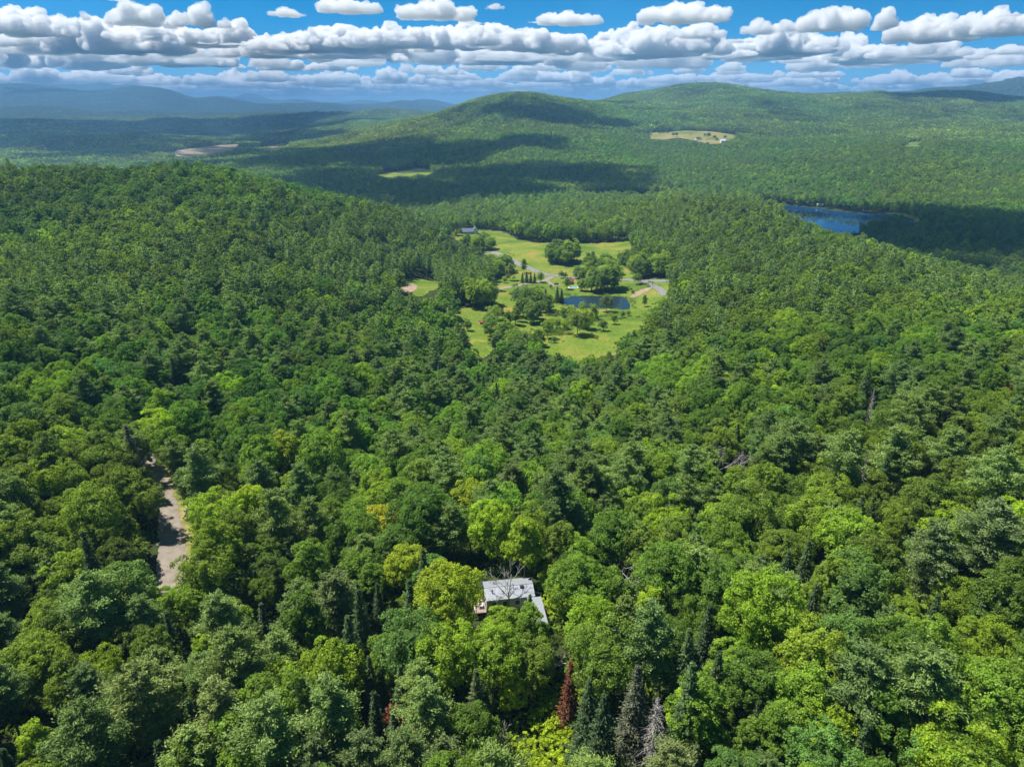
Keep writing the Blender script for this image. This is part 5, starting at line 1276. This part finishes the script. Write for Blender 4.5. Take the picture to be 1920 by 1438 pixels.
for k, (px_, py_, wpx, hpx, b, lab) in enumerate(CLD):
    a, bb, c = (float(q) for q in ray(px_, py_)); kk = CB/c; X, Y = a*kk, bb*kk; f_ = float(project(X, Y, CB)[2]); W_ = wpx*f_/1280; Hh = hpx*f_/1280
    o = link('cloud', CM[b][0]); o['label'] = lab; o['category'] = 'cloud'; o['group'] = 'clouds that can be told apart'
    sx = W_/CH[b][0]; o.location = (X, Y+W_*.25, CB); o.scale = (sx, sx*.8, min(.82*Hh/CH[b][1], sx*1.1)); o.rotation_euler = (0, 0, -math.atan2(X, Y)+(math.pi if k % 2 else 0))
cloud_c = newcoll('cloud_kinds')
for m_, _ in CM: reg(cloud_c, m_, '')
for m_, _ in CM: m3 = m_.copy(); m3.materials.clear(); m3.materials.append(M_THIN); reg(cloud_c, m3, '')
RK = np.random.RandomState(8); CP_ = []; CS_ = []
for k in range(640):
    u_ = RK.rand(); d_ = 1/(u_*(1/13500-1/40000)+1/40000) if k < 170 else 40000+75000*u_; a_ = (RK.rand()*2-1)*.72; X, Y = d_*math.sin(a_), d_*math.cos(a_)
    if fbm2(np.array([X/9000]), np.array([Y/9000]), 71, 2)[0] < .0 and d_ < 30000: continue
    s_ = (1.1+1.3*RK.rand())*(1+max(0, d_-25000)/50000); CP_.append((X, Y, CB+RK.randn()*85)); CS_.append((s_, s_*(.6+.5*RK.rand()), s_*(.55+.6*RK.rand())))
for k in range(60):
    d_ = 8500+RK.rand()*7500; a_ = (RK.rand()*2-1)*.70; CP_.append((d_*math.sin(a_), d_*math.cos(a_), CB+RK.rand()*120)); s_ = .16+.34*RK.rand(); CS_.append((s_*1.3, s_, s_*(.4+.35*RK.rand())))
for k in range(20):
    d_ = 7800+RK.rand()*7500; a_ = -.68+.62*RK.rand()**1.3; CP_.append((d_*math.sin(a_), d_*math.cos(a_), CB+RK.randn()*25)); s_ = .5+.6*RK.rand(); CS_.append((s_, s_, s_*.8))
# clouds overhead: what shades the valley and the far slopes
for (px_, py_, r_) in [(262,170,760),(262,180,760),(200,186,760),(330,186,700),(120,182,700),(30,182,700),(150,192,600),(400,192,600),(262,200,600),(60,180,600),(470,200,500),(1890,168,600),(1800,182,600),(620,356,400),(860,365,420),(330,262,900),(560,262,600),(120,228,700),(330,225,700),(560,222,600),(985,330,300),(1780,430,380),(1900,470,300),(1130,340,260),(40,285,500),(1040,215,350),(60,250,500),(160,255,500),(280,245,500),(420,240,500),(30,235,500),(230,232,500),(480,232,450),(620,232,400),(350,275,350),(200,285,350),(240,205,600),(1660,430,200),(200,240,700),(80,262,400),(400,250,500),(640,300,350),(1000,270,300)]+[(int(px_+RK.randn()*22), int(py_+RK.randn()*3), r_) for px_ in range(-20, 640, 62) for (py_, r_) in ((217, 560), (229, 540), (243, 480), (256, 380)) if RK.rand() < .74 and not (60 < px_ < 420 and py_ == 229 and RK.rand() < .4)]+[(int(px_+RK.randn()*15), py_, 290) for px_ in range(430, 900, 75) for py_ in (286, 304) if RK.rand() < .85]:
    X, Y = hit(px_, py_, 10, 900); g = float(ground(X, Y)); hh = (CB+60-g)/math.tan(SUN_EL)
    CP_.append((X+math.sin(SUN_AZ)*hh, Y+math.cos(SUN_AZ)*hh, CB)); s_ = r_*2/1150.; CS_.append((s_, s_, max(.5, min(s_, 1.)))) if s_ < 1.2 else (CP_.pop(), [(CP_.append((X+math.sin(SUN_AZ)*hh+RK.randn()*r_*.55, Y+math.cos(SUN_AZ)*hh+RK.randn()*r_*.55, CB+RK.rand()*60)), CS_.append((.9, .9, .8))) for q_ in range(int(2.2*s_*s_)+2)])
CP_ = np.array(CP_); CS_ = np.array(CS_)
a_, b_, f_ = project(CP_[:, 0], CP_[:, 1], CP_[:, 2])
keep = (b_ < -45) | (b_ > 76) | (CS_[:, 0] < .36) | (np.hypot(CP_[:, 0], CP_[:, 1]) < 7000)
CP_, CS_ = CP_[keep], CS_[keep]; n_ = len(CP_)
scatter('clouds', cloud_c, CP_, RK.randint(0, 5, n_)+np.where(np.hypot(CP_[:, 0], CP_[:, 1]) > 16500, 5, 0), np.column_stack([np.zeros(n_), np.zeros(n_), RK.rand(n_)*6.28]), CS_, None)
